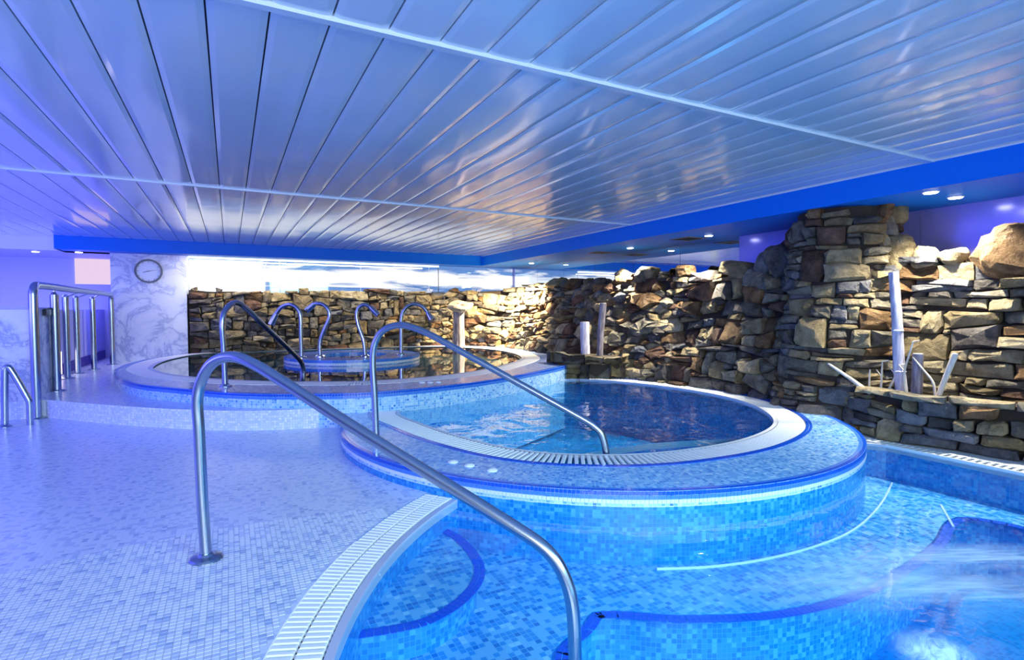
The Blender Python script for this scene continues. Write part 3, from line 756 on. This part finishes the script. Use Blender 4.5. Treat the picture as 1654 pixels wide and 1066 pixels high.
# back stone wall (faces the camera)
Sb = lambda u, v, d: (-.70 + u, YB - .02 - d, v)
rb = random.Random(3)
top_b = lambda u: 1.60 + .05*u/5 + wav(u, .018, 1.)
backing('masonry_core', Sb, 5.3, top_b, M_mortar, wb, cap=lambda u, a: (a[0], YB + .1))
nb_ = masonry(wb, coursed(5.25, 1.7, .07, .16, rb, .10, .42, .2, 1.5), Sb, rb, .07, lambda u, v: .3 < v < top_b(u) - .02 and -.02 < u < 5.2, [7, 6, 2, 4, 2, 2, 2], clamp=(.0, 5.25))
# long stone wall with its rounded corner
fR, LR = path_fn([(4.25, 12.36), (4.95, 12.05), (5.42, 11.35), (5.55, 10.2), (5.5, 9.2), (5.46, 8.2), (5.48, 7.3), (5.56, 6.5), (5.68, 5.7), (5.72, 4.9), (5.68, 4.2), (5.64, 3.5)])
def topz(u):
    y = fR(u)[0].y
    pts = [(3.4, 2.05), (4.2, 1.98), (4.5, 1.86), (4.9, 1.74), (5.6, 1.78), (6.7, 1.82), (7.6, 1.72), (8.6, 1.78), (10.5, 1.86), (11.6, 1.74), (12.4, 1.64)]
    for (a, za), (b_, zb) in zip(pts, pts[1:]):
        if a <= y <= b_: return za + (zb-za)*(y-a)/(b_-a) + wav(u, .025, 2.)
    return pts[0][1] if y < 4 else pts[-1][1]
def leank(u):
    y = fR(u)[0].y
    pts = [(3.4, .14), (4.6, .18), (5.6, .36), (8, .42), (9.3, .54), (11.2, .60), (12.0, .15), (12.5, .0)]
    for (a, ka), (b_, kb) in zip(pts, pts[1:]):
        if a <= y <= b_: return ka + (kb-ka)*(y-a)/(b_-a)
    return .14 if y < 4 else 0
leanR = lambda u, v: leank(u)*max(0, v - .25) + .05*math.sin(1.9*u + 1)*math.sin(3*v + .7*u)
sR = surf(fR, leanR, 1)
rr = random.Random(11)
wl = backing('wall_stone', sR, LR, topz, M_mortar, None, cap=lambda u, a: (XM, max(a[1], 3.3)) if fR(u)[0].y < 11.3 else (a[0] + .5, YB + .1), nu=90, kind='structure')
nR = masonry(wl, mixed(LR, 2.05, rr), sR, rr, .10, lambda u, v: .1 < v < topz(u) - .01 and 0 < u < LR, [5, 6, 3, 4, 5, 3, 4])
# wall beyond the pillar
fN, LN = path_fn([(5.75, 3.6), (5.86, 3.0), (5.9, 2.3), (5.9, 1.4), (5.9, .2), (5.9, -1.0)])
def topn(u):
    y = fN(u)[0].y
    return (1.80 if y > 3.05 else 1.74 if y > 2.6 else 1.66) + wav(u, .02, 4.)
sN = surf(fN, lambda u, v: .09*max(0, v - .3), 1)
rn = random.Random(5)
wn_ = backing('wall_near', sN, LN, topn, M_mortar, None, cap=lambda u, a: (XM, a[1]), kind='structure')
nN = masonry(wn_, coursed(LN, 1.9, .05, .15, rn, .12, .5, -.05, .8), sN, rn, .085, lambda u, v: .3 < v < topn(u) - .02 and u < LN, [6, 5, 3, 6, 3, 4, 2])
# pillar
PC = (5.92, 3.62)
fP, LP = path_fn([(PC[0] + math.cos(a)*.47, PC[1] + math.sin(a)*.47) for a in [math.radians(100 + 12*k) for k in range(20)]], 4)
sP = surf(fP, lambda u, v: -.13*max(0, 1.5 - v)*.8, 1)
rp_ = random.Random(9)
pil = thing('stone_pillar', 'round dry-stone pillar rising from the stone wall up to the blue soffit', 'pillar', (*PC, 0))
MB().lathe([(.62, 0), (.55, .6), (.46, 1.5), (.44, ZS)], (0, 0, 0), 28).obj('core', M_mortar, pil)
MB().box((0, -.3, 0), (XM - PC[0], .3, ZS)).obj('return_wall', STONE[4], pil)
nP = masonry(pil, coursed(LP, ZS, .055, .14, rp_, .09, .32), sP, rp_, .075, lambda u, v: .1 < v < ZS - .04, [6, 6, 2, 5, 4, 4, 2])
# planter beside the big pool
fB, LB = path_fn([(5.74, 3.5), (5.46, 3.24), (5.35, 2.97), (5.37, 2.6), (5.46, 2.2), (5.56, 1.85), (5.68, 1.4), (5.8, .9)])
sB = surf(fB, lambda u, v: 0, 1)
rq = random.Random(21)
pl = thing('stone_planter', 'low curved dry-stone planter between the big pool and the stone wall', 'planter', (5.55, 2.4, 0))
o = backing('core', sB, LB, lambda u: .47, M_mortar, pl, nu=24, z0=0); o.location = -Vector(pl.location)
nB = masonry(pl, coursed(LB, .46, .07, .13, rq, .10, .32, 0.01), sB, rq, .06, lambda u, v: .02 < v < .402, [8, 6, 2, 4, 3, 4, 1])
u_ = .55
while u_ < LB - .2:      # flat capping slabs
    w_ = rq.uniform(.26, .5); masonry(pl, [((u_ + w_/2, .435), [(u_ + .004, .405 + rq.uniform(-.01, .01)), (u_ + w_ - .004, .405), (u_ + w_ - .004, .462), (u_ + .004, .468)])], sB, rq, .13, lambda u, v: True, [8, 6, 0, 4, 0, 3, 0], name='capping_stone'); u_ += w_
mb = MB(); 
so = [(fB(LB*i/20)[0].x + .06, fB(LB*i/20)[0].y) for i in range(21)] + [(6.0, .9), (6.0, 3.5)]
par(flat('soil', so, [], .405, M_soil, pl, kind='stuff'), pl)
# loose boulders on the wall tops
def boulder(center, size, rnd, rz=0, tilt=0, m=None, parent=None, sub=3):
    bm = bmesh.new(); bmesh.ops.create_icosphere(bm, subdivisions=sub, radius=1)
    ph = [rnd.uniform(0, 6) for _ in range(6)]
    for v in bm.verts:
        c = v.co; k = 1 + .13*math.sin(2.6*c.x + ph[0]) + .12*math.sin(3.3*c.y + ph[1]) + .10*math.sin(4*c.z + ph[2]) + rnd.uniform(-.05, .05)
        c = Vector([math.copysign(abs(q)**.72, q) for q in c]) * k
        k2 = 1 + .10*mnoise.noise(c*2.2 + Vector((ph[0], ph[1], 0))) + .07*mnoise.noise(c*5 + Vector((ph[2], 0, ph[3])))
        v.co = Vector((c.x*size[0], c.y*size[1], c.z*size[2])) * k2
    bmesh.ops.transform(bm, matrix=Matrix.Rotation(rz, 4, 'Z') @ Matrix.Rotation(tilt, 4, 'X'), verts=bm.verts)
    me = bpy.data.meshes.new('boulder'); bm.to_mesh(me); bm.free(); me.materials.append(m or tone(rnd))
    o = bpy.data.objects.new('boulder', me); COL.objects.link(o); o.location = center; o.parent = parent
    return o
rb2 = random.Random(31)
for c, s_, rz, ti, m in [((6.0, 2.14, 1.67), (.16, .33, .24), .1, .3, 2), ((5.96, 1.78, 1.55), (.16, .24, .19), 0, -.4, 4), ((5.98, 3.08, 1.74), (.13, .11, .17), 0, .1, 0), ((6.02, 2.86, 1.70), (.12, .10, .12), 0, 0, 3), ((6.02, 2.66, 1.69), (.12, .1, .09), 0, 0, 3), ((6.02, 1.4, 1.72), (.15, .25, .14), 0, 0, 1)]:
    boulder(c, s_, rb2, rz, ti, STONE[m], wn_)
for c, s_, rz, ti, m in [((6.05, 5.15, 1.74), (.12, .30, .11), 0, .22, 0), ((5.98, 4.62, 1.78), (.13, .17, .14), 0, -.2, 5), ((5.93, 4.36, 1.80), (.13, .15, .2), 0, -.5, 4), ((5.97, 4.18, 1.92), (.12, .13, .2), 0, -.5, 6), ((6.12, 6.9, 1.80), (.12, .2, .11), 0, 0, 0), ((6.12, 7.5, 1.76), (.12, .16, .13), 0, .4, 3), ((6.1, 6.1, 1.78), (.12, .14, .1), 0, 0, 2)]:
    boulder(c, s_, rb2, rz, ti, STONE[m], wl)

# small planter at the end of the raised pool
sp = thing('small_stone_planter', 'small block of squared stones at the whirlpool edge holding two pale stumps', 'planter', (4.95, 6.9, 0))
fS, LS = path_fn([(4.62, 7.55), (4.55, 7.05), (4.62, 6.98), (5.30, 6.62), (5.38, 6.60), (5.5, 7.0)], 6)
sS = surf(fS, lambda u, v: 0, -1)
rs = random.Random(4)
Scopy = lambda u, v, d: sS(u, v, d)
par(flat('core', [(4.62, 7.5), (4.6, 7.08), (4.66, 7.02), (5.3, 6.68), (5.4, 6.68), (5.6, 7.2), (5.3, 7.6)], [], .46, M_mortar, sp), sp)
par(strip('core_side', [(4.62, 7.5), (4.6, 7.08), (4.66, 7.02), (5.3, 6.68), (5.4, 6.68), (5.6, 7.2), (5.3, 7.6)], 0, .46, M_mortar, sp), sp)
nS = masonry(sp, coursed(LS, .46, .13, .19, rs, .16, .34, .06), sS, rs, .05, lambda u, v: .05 < v < .5, [7, 7, 1, 3, 2, 3, 0], flip=True)

# ------------------------------------------------------------------ handrails
def handrail(name, pts, label, flange_at, cat='handrail', r=.0255, flr=.075, n=10, group=None):
    t = thing(name, label, cat, flange_at, group)
    p = [q - Vector(flange_at) for q in catmull(pts, n)]
    MB().tube(p, r, 18).obj('rail', M_steel, t, smooth=True)
    o = MB().lathe([(flr, 0), (flr, .006), (flr*.9, .014), (r*1.5, .020), (r*1.15, .03)], (0, 0, 0), 28).obj('base_flange', M_steel, t, smooth=False)
    return t
A = [(-0.12, 2.967, 0.0), (-0.132, 2.98, 0.3), (-0.14, 2.988, 0.637), (-0.143, 2.991, 0.771), (-0.122, 2.97, 0.87), (-0.071, 2.915, 0.953), (0.007, 2.834, 0.982), (0.089, 2.748, 0.954), (0.19, 2.643, 0.889), (0.438, 2.384, 0.715), (1.003, 1.792, 0.332), (1.068, 1.725, 0.266), (1.104, 1.687, 0.18), (1.121, 1.669, 0.077), (1.128, 1.662, -0.113), (1.13, 1.66, -.3)]
B = [(1.036, 4.381, 0.14), (1.026, 4.389, 0.502), (1.016, 4.397, 0.802), (1.034, 4.383, 0.937), (1.093, 4.335, 1.037), (1.196, 4.253, 1.077), (1.305, 4.165, 1.049), (1.437, 4.059, 0.977), (2.323, 3.348, 0.387), (2.395, 3.29, 0.33), (2.438, 3.256, 0.268), (2.463, 3.235, 0.121), (2.465, 3.233, -.1)]
C_ = [(-0.056, 6.836, 0.345), (-0.066, 6.825, 0.788), (-0.073, 6.817, 1.063), (-0.035, 6.86, 1.2), (0.06, 6.966, 1.278), (0.163, 7.082, 1.222), (0.326, 7.266, 1.05), (0.777, 7.775, 0.58), (0.864, 7.872, 0.46), (0.889, 7.901, 0.32), (.889, 7.901, .2)]
handrail('handrail', A, 'steel handrail sloping from the mosaic floor into the big pool', A[0])
handrail('handrail', B, 'steel handrail sloping from the blue rim into the round whirlpool', B[0], r=.026, flr=.06)
handrail('handrail', C_, 'steel handrail sloping from the raised pool rim into its still water', C_[0], r=.03, flr=.07)
handrail('handrail', [(-2.061, 7.3, 0.0), (-2.046, 7.3, 0.569), (-2.034, 7.3, 0.61), (-2.006, 7.3, 0.60), (-1.87, 7.3, 0.27), (-1.862, 7.3, .24), (-1.86, 7.3, 0.2), (-1.86, 7.3, 0.0)], 'small low handrail slanting down in front of the marble parapet', (-2.061, 7.3, 0.0), r=.03, flr=.06)
# tall railing beside the corridor
rl = thing('railing', 'tall steel railing with several posts between corridor and raised pool', 'railing', (-1.9, 7.69, 0))
zt = 1.47
def rel(p): return Vector(p) - Vector(rl.location)
MB().tube([rel(q) for q in catmull([(-1.9, 7.69, 0), (-1.9, 7.69, .7), (-1.9, 7.69, 1.36), (-1.9, 7.72, 1.44), (-1.9, 7.80, zt), (-1.9, 9.5, zt), (-1.9, 12.0, zt), (-1.9, 12.08, 1.44), (-1.9, 12.1, 1.36), (-1.9, 12.1, ZD)], 8)], .043, 18).obj('top_rail', M_steel, rl, smooth=True)
pp = None
for x, y, r_ in ((-1.9, 8.5, .045), (-2.1, 9.95, .04), (-2.12, 10.65, .04), (-2.02, 11.25, .04)):
    p = MB().tube([(0, 0, 0), (0, 0, zt - .09 - ZD)], r_, 16).lathe([(r_, 0), (r_ * .9, .02), (r_*.5, .035)], (0, 0, zt - .09 - ZD), 16).obj('post', M_steel, rl, smooth=True); p.location = rel((x, y, ZD))
    q = MB().tube([(0, 0, 0), (-1.9 - x, 0, .09)], .012, 8).obj('rail_bracket', M_chrome, p); q.location = (0, 0, zt - .09 - ZD)
    q = MB().lathe([(.09, 0), (.09, .008), (.06, .02)], (0, 0, 0), 20).obj('base_flange', M_steel, p)
for x, y, z in ((-1.9, 7.69, 0), (-1.9, 12.1, ZD)):
    q = MB().lathe([(.095, 0), (.095, .008), (.06, .02)], (0, 0, 0), 20).obj('base_flange', M_steel, rl); q.location = rel((x, y, z))

# ------------------------------------------------------------------ curved fountain spouts on the island
SPO = [([(1.02, 9.364, 0.42), (1.016, 9.366, 0.801), (1.011, 9.368, 1.1), (0.968, 9.39, 1.22), (0.863, 9.445, 1.28), (0.747, 9.505, 1.24), (0.666, 9.547, 1.13), (0.593, 9.585, 0.961)], 'straight-stemmed fountain spout curving away from the other three, beside the rail end'),
 ([(1.321, 9.469, 0.42), (1.324, 9.468, 0.667), (1.399, 9.428, 0.893), (1.465, 9.394, 1.077), (1.448, 9.403, 1.2), (1.358, 9.45, 1.292), (1.249, 9.506, 1.292), (1.13, 9.568, 1.18)], 'S-curved fountain spout with its nozzle pointing towards the marble wall'),
 ([(1.986, 9.124, 0.42), (1.962, 9.137, 0.687), (1.891, 9.174, 0.923), (1.865, 9.187, 1.098), (1.894, 9.172, 1.22), (1.976, 9.13, 1.282), (2.067, 9.083, 1.241), (2.184, 9.022, 1.108)], 'S-curved fountain spout with its nozzle pointing away from the marble wall'),
 ([(2.619, 9.215, 0.42), (2.622, 9.214, 0.773), (2.633, 9.208, 1.093), (2.701, 9.173, 1.232), (2.824, 9.109, 1.296), (2.947, 9.045, 1.253), (3.022, 9.006, 1.157), (3.087, 8.972, 1.029)], 'straight-stemmed fountain spout with a flared nozzle, nearest to the mushroom fountain')]
for k, (pts, lab) in enumerate(SPO):
    b0 = Vector(pts[0]); t = thing('fountain_spout', lab, 'fountain spout', b0, 'curved spouts on the island')
    cp = [q - b0 for q in catmull(pts, 8)]
    MB().tube(cp[:-6], .032, 14).obj('stem', M_steel, t, smooth=True)
    e1, e0 = cp[-1], cp[-9]
    MB().tube([e0, e0.lerp(e1, .3), e1], [.034, .045, .058] if k == 3 else [.042, .046, .05], 14).obj('nozzle', M_chrome, t, smooth=True)
    MB().lathe([(.085, 0), (.085, .012), (.05, .03)], (0, 0, 0), 20).obj('base_flange', M_chrome, t)

# ------------------------------------------------------------------ mushroom fountain, driftwood, twigs
mf = thing('mushroom_fountain', 'stone mushroom fountain with tilted disc in the brightly lit wall corner', 'fountain', (4.62, 11.55, .3))
MB().lathe([(.16, 0), (.14, .12), (.125, .6), (.13, .92)], (0, 0, 0), 14).obj('stem', M_bark, mf)
mb = MB().lathe([(.12, 0), (.22, .05), (.285, .10), (.30, .14), (.27, .17), (.18, .165), (.05, .155)], (0, 0, 0), 20)
mb.v = [(x, y, z + .12*x + .24*y - .02*math.sin(3*math.atan2(y, x))) for x, y, z in mb.v]
o = mb.obj('disc', M_disc, mf); o.location = (.03, -.03, .86)
def pole(name, pts, rad, mat, label, cat, group=None, top=True, knots=0):
    b0 = Vector(pts[0]); t = thing(name, label, cat, b0, group)
    P = [q - b0 for q in catmull(pts, 5)]; n = len(P)
    rr_ = [rad[0] + (rad[1]-rad[0])*i/(n-1) for i in range(n)]
    MB().tube(P, [r_*(1 + .06*math.sin(3.1*i)) for i, r_ in enumerate(rr_)], 12).obj('trunk' if rad[0] > .03 else 'stem', mat, t, smooth=True)
    if top:
        q = P[-1]; o = MB().tube([q - Vector((0, 0, .004)), q + Vector((0, 0, .005))], rad[1]*.86, 12).obj('cut_end', M_twig, t)
    for k in range(knots):
        i = int(n*(k+1)/(knots+1.5)); MB().tube([P[i] - Vector((0, 0, .015)), P[i], P[i] + Vector((0, 0, .015))], [rr_[i]*.95, rr_[i]*1.13, rr_[i]*.95], 12).obj('ring', mat, t, smooth=True)
    return t
pole('driftwood_pole', [(5.5, 2.787, .40), (5.5, 2.819, .684), (5.5, 2.845, 1.085), (5.5, 2.888, 1.546)], (.05, .04), M_drift, 'tall pale ringed trunk standing in the curved planter', 'trunk', knots=2)
pole('driftwood_pole', [(5.5, 2.669, .40), (5.5, 2.666, .6), (5.5, 2.664, .80)], (.045, .042), M_bark, 'short grey-brown stump beside the tall trunk in the curved planter', 'trunk')
pole('driftwood_pole', [(5.27, 7.50, .44), (5.27, 7.52, .7), (5.27, 7.53, .99)], (.075, .078), M_drift, 'thick pale stump with ragged top on the small stone planter', 'trunk')
pole('driftwood_pole', [(5.28, 7.12, .44), (5.28, 7.10, .8), (5.28, 7.04, 1.30)], (.05, .055), M_bark, 'slim leaning grey pole on the small stone planter', 'trunk')
st_ = pole('driftwood_stick', [(5.45, 2.482, .42), (5.45, 2.42, .63), (5.45, 2.359, .823)], (.02, .024), M_twig, 'straight bleached stick leaning towards the frame edge in the curved planter', 'stick')
pole('driftwood_stick', [(5.4, 3.004, .40), (5.37, 3.19, .53), (5.33, 3.381, .656)], (.022, .012), M_twig, 'pale stick leaning out over the dark wall from the curved planter', 'stick')
TW = [([(5.45, 3.05, .4), (5.45, 3.05, .52), (5.45, 3.048, .624)], 'shortest upright white twig next to the leaning stick in the planter'),
      ([(5.45, 2.948, .4), (5.45, 2.94, .57), (5.45, 2.939, .711)], 'upright white twig with hooked tip between shortest twig and tall trunk'),
      ([(5.47, 2.91, .4), (5.47, 2.828, .593), (5.47, 2.804, .687)], 'crooked white twig leaning against the tall trunk'),
      ([(5.45, 2.736, .4), (5.45, 2.746, .636), (5.45, 2.714, .78), (5.45, 2.682, .911)], 'long white twig between the tall trunk and the short stump'),
      ([(5.45, 2.496, .42), (5.45, 2.517, .562), (5.45, 2.592, .663), (5.45, 2.683, .771)], 'bent white twig arching from the straight stick over the short stump')]
for k, (pts, lab) in enumerate(TW):
    t = pole('bare_twig', pts, (.011, .006), M_twig, lab, 'twig', 'white twigs in the planter', top=False)
    if k in (1, 2, 3):
        q = Vector(pts[-1]) - Vector(pts[0]); MB().tube([q, q + Vector((0, -.05 if k != 1 else -.06, .015))], [.007, .004], 8).obj('side_shoot', M_twig, t)
        q = (Vector(pts[1]) - Vector(pts[0])); MB().tube([q, q + Vector((0, .05, .06))], [.006, .004], 8).obj('side_shoot', M_twig, t)

# ------------------------------------------------------------------ clock, lamps, vents, buttons, small things
ck = thing('wall_clock', 'round wall clock with dark blue rim on the marble wall', 'clock', (-1.34, YB - .06, 1.923))
def disc_y(name, r0, y0, y1, mat, r1=0, n=40):
    v = []; f = []
    prof = [(r0, y0), (r0, y1), (r1, y1)] + ([(r1, y0)] if r1 else [])
    for r_, y in prof: v += [(r_*math.cos(2*PI*k/n), y, r_*math.sin(2*PI*k/n)) for k in range(n)] if r_ else [(0, y, 0)]*n
    for i in range(len(prof) - 1):
        for k in range(n): f.append((i*n+k, i*n+(k+1) % n, (i+1)*n+(k+1) % n, (i+1)*n+k))
    return mesh_obj(name, v, f, mat, ck)
disc_y('face', .205, 0, -.012, M_face); disc_y('rim', .225, 0, -.035, M_navyrim, .192)
for a, l, w_ in ((12, .15, .010), (196, .10, .014)):
    an = math.radians(a); d = Vector((math.cos(an), 0, math.sin(an))); n_ = Vector((-d.z, 0, d.x)) * w_/2; y = Vector((0, -.018, 0))
    q = [-d*.03 - n_, d*l - n_*.5, d*l + n_*.5, -d*.03 + n_]
    mesh_obj('hand', [p + y for p in q] + [p + y*.8 for p in q], [(0,1,2,3),(7,6,5,4),(0,4,5,1),(1,5,6,2),(2,6,7,3),(3,7,4,0)], M_bark, ck)
mb = MB()
for k in range(12):
    an = k*PI/6; mb.tube([(math.cos(an)*.165, -.013, math.sin(an)*.165), (math.cos(an)*.185, -.013, math.sin(an)*.185)], .005, 6)
mb.obj('hour_marks', M_bark, ck, kind='stuff')
SPOTS = [((6.0, 10.64), 'bright recessed spotlight over the lit corner of the stone wall', (1, .74, .40), 3200, 2.1, (5.6, 10.9, .9)),
         ((6.0, 7.26), 'recessed spotlight over the small stone planter', (1, .86, .62), 560, 1.9, (5.75, 7.0, .9)),
         ((5.98, 5.55), 'recessed spotlight beside the round pillar over the whirlpool side', (1, .90, .70), 500, 1.9, (5.6, 5.9, .9)),
         ((5.52, 2.61), 'recessed spotlight over the curved planter, closer to the pool edge', (1, .90, .70), 340, 2.1, (5.7, 2.5, .5)),
         ((5.97, 2.62), 'recessed spotlight over the curved planter, closer to the mirror', (1, .90, .70), 250, 2.1, (5.75, 2.3, .8)),
         ((-2.4, 12.38), 'recessed spotlight in the soffit next to the marble wall', (.45, .42, 1), 70, 2.4, None),
         ((-3.06, 12.6), 'recessed spotlight in the soffit over the violet corridor', (.45, .42, 1), 50, 2.4, None)]
for (x, y), lab, colr, pw, ang, aim in SPOTS:
    t = thing('recessed_spotlight', lab, 'spotlight', (x, y, ZS), 'recessed soffit spotlights')
    MB().lathe([(.062, -.008), (.066, -.004), (.064, 0)], (0, 0, 0), 24).obj('housing_ring', M_white, t)
    MB().lathe([(.05, -.014), (.052, -.009)], (0, 0, 0), 24).obj('lens', M_lamp, t)
    light('spot_beam', 'SPOT', (0, 0, -.03), pw, colr, None, .04, angle=ang, blend=.8, parent=t)
    if aim:
        SC.collection.objects[-1] if 0 else None
        b_ = t.children[-1] if t.children else None
        for ch in COL.objects:
            if ch.parent == t and ch.type == 'LIGHT': ch.rotation_euler = (Vector(aim) - Vector((x, y, ZS - .03))).to_track_quat('-Z', 'Y').to_euler()
for (x, y), lab in (((6.0, 5.95), 'dark square ceiling vent next to the spotlight by the pillar'), ((6.03, 8.13), 'dark square ceiling vent further along the blue soffit')):
    t = thing('air_vent', lab, 'vent', (x, y, ZS), 'soffit vents')
    MB().box((-.19, -.19, -.006), (.19, -.16, 0)).box((-.19, .16, -.006), (.19, .19, 0)).box((-.19, -.16, -.006), (-.16, .16, 0)).box((.16, -.16, -.006), (.19, .16, 0)).obj('frame', M_bark, t)
    for k in range(7): MB().box((-.16, -.145 + k*.045, -.004), (.16, -.125 + k*.045, 0)).obj('slat', M_black, t)
    MB().box((-.16, -.16, -.001), (.16, .16, 0)).obj('backing', M_black, t)
for k, (x, y, z, lab) in enumerate([(1.28, 3.467, ZJ, 'white round button in the blue rim, farthest from the big pool'), (1.348, 3.334, ZJ, 'white round button in the blue rim, middle of the row of three'), (1.438, 3.165, ZJ, 'white round button in the blue rim, closest to the big pool'),
                       (1.90, 6.05, ZU, 'white round button in the raised rim, closest to the middle handrail'), (1.99, 6.02, ZU, 'white round button in the raised rim, middle of its row'), (2.08, 5.99, ZU, 'white round button in the raised rim, farthest from the middle handrail')]):
    t = thing('air_button', lab, 'button', (x + .08, y + .05, z), 'round buttons in the pool rims')
    MB().lathe([(.036, 0), (.036, .006), (.030, .010)], (0, 0, 0), 20).obj('bezel', M_grate, t); MB().lathe([(.022, .009), (.018, .014)], (0, 0, 0), 16).obj('push_cap', M_whitetile, t)
t = thing('wall_box', 'small dark rectangular box on the end of the marble parapet', 'box', (-1.95, 8.38, 1.17))
MB().box((0, -.17, -.04), (.03, .17, .04)).obj('case', M_black, t); MB().box((.03, -.15, -.03), (.033, .15, .03)).obj('cover', M_navyrim, t)
t = thing('strip_lamp', 'upright glowing white strip lamp at floor level in the corridor', 'lamp', (-2.31, 10.35, ZD))
MB().box((0, -.17, 0), (.03, .17, .02)).box((0, -.17, .36), (.03, .17, .38)).obj('housing', M_white, t); MB().box((0, -.165, .02), (.025, .165, .36)).obj('diffuser', M_strip, t)
t = thing('niche_glow_panel', 'pinkish white panel with the glow of a lit niche painted in, high on the corridor wall', 'lamp', (-2.45, 13.98, 2.0))
MB().box((-.33, -.02, -.28), (.33, .0, .24)).obj('diffuser', M_pink, t); MB().box((-.35, -.03, -.30), (.35, .0, -.28)).obj('frame', M_lilac, t)  # glowing sheet stands in for the light inside a niche
print('STONES', nb_, nR, nN, nP, nB, nS)
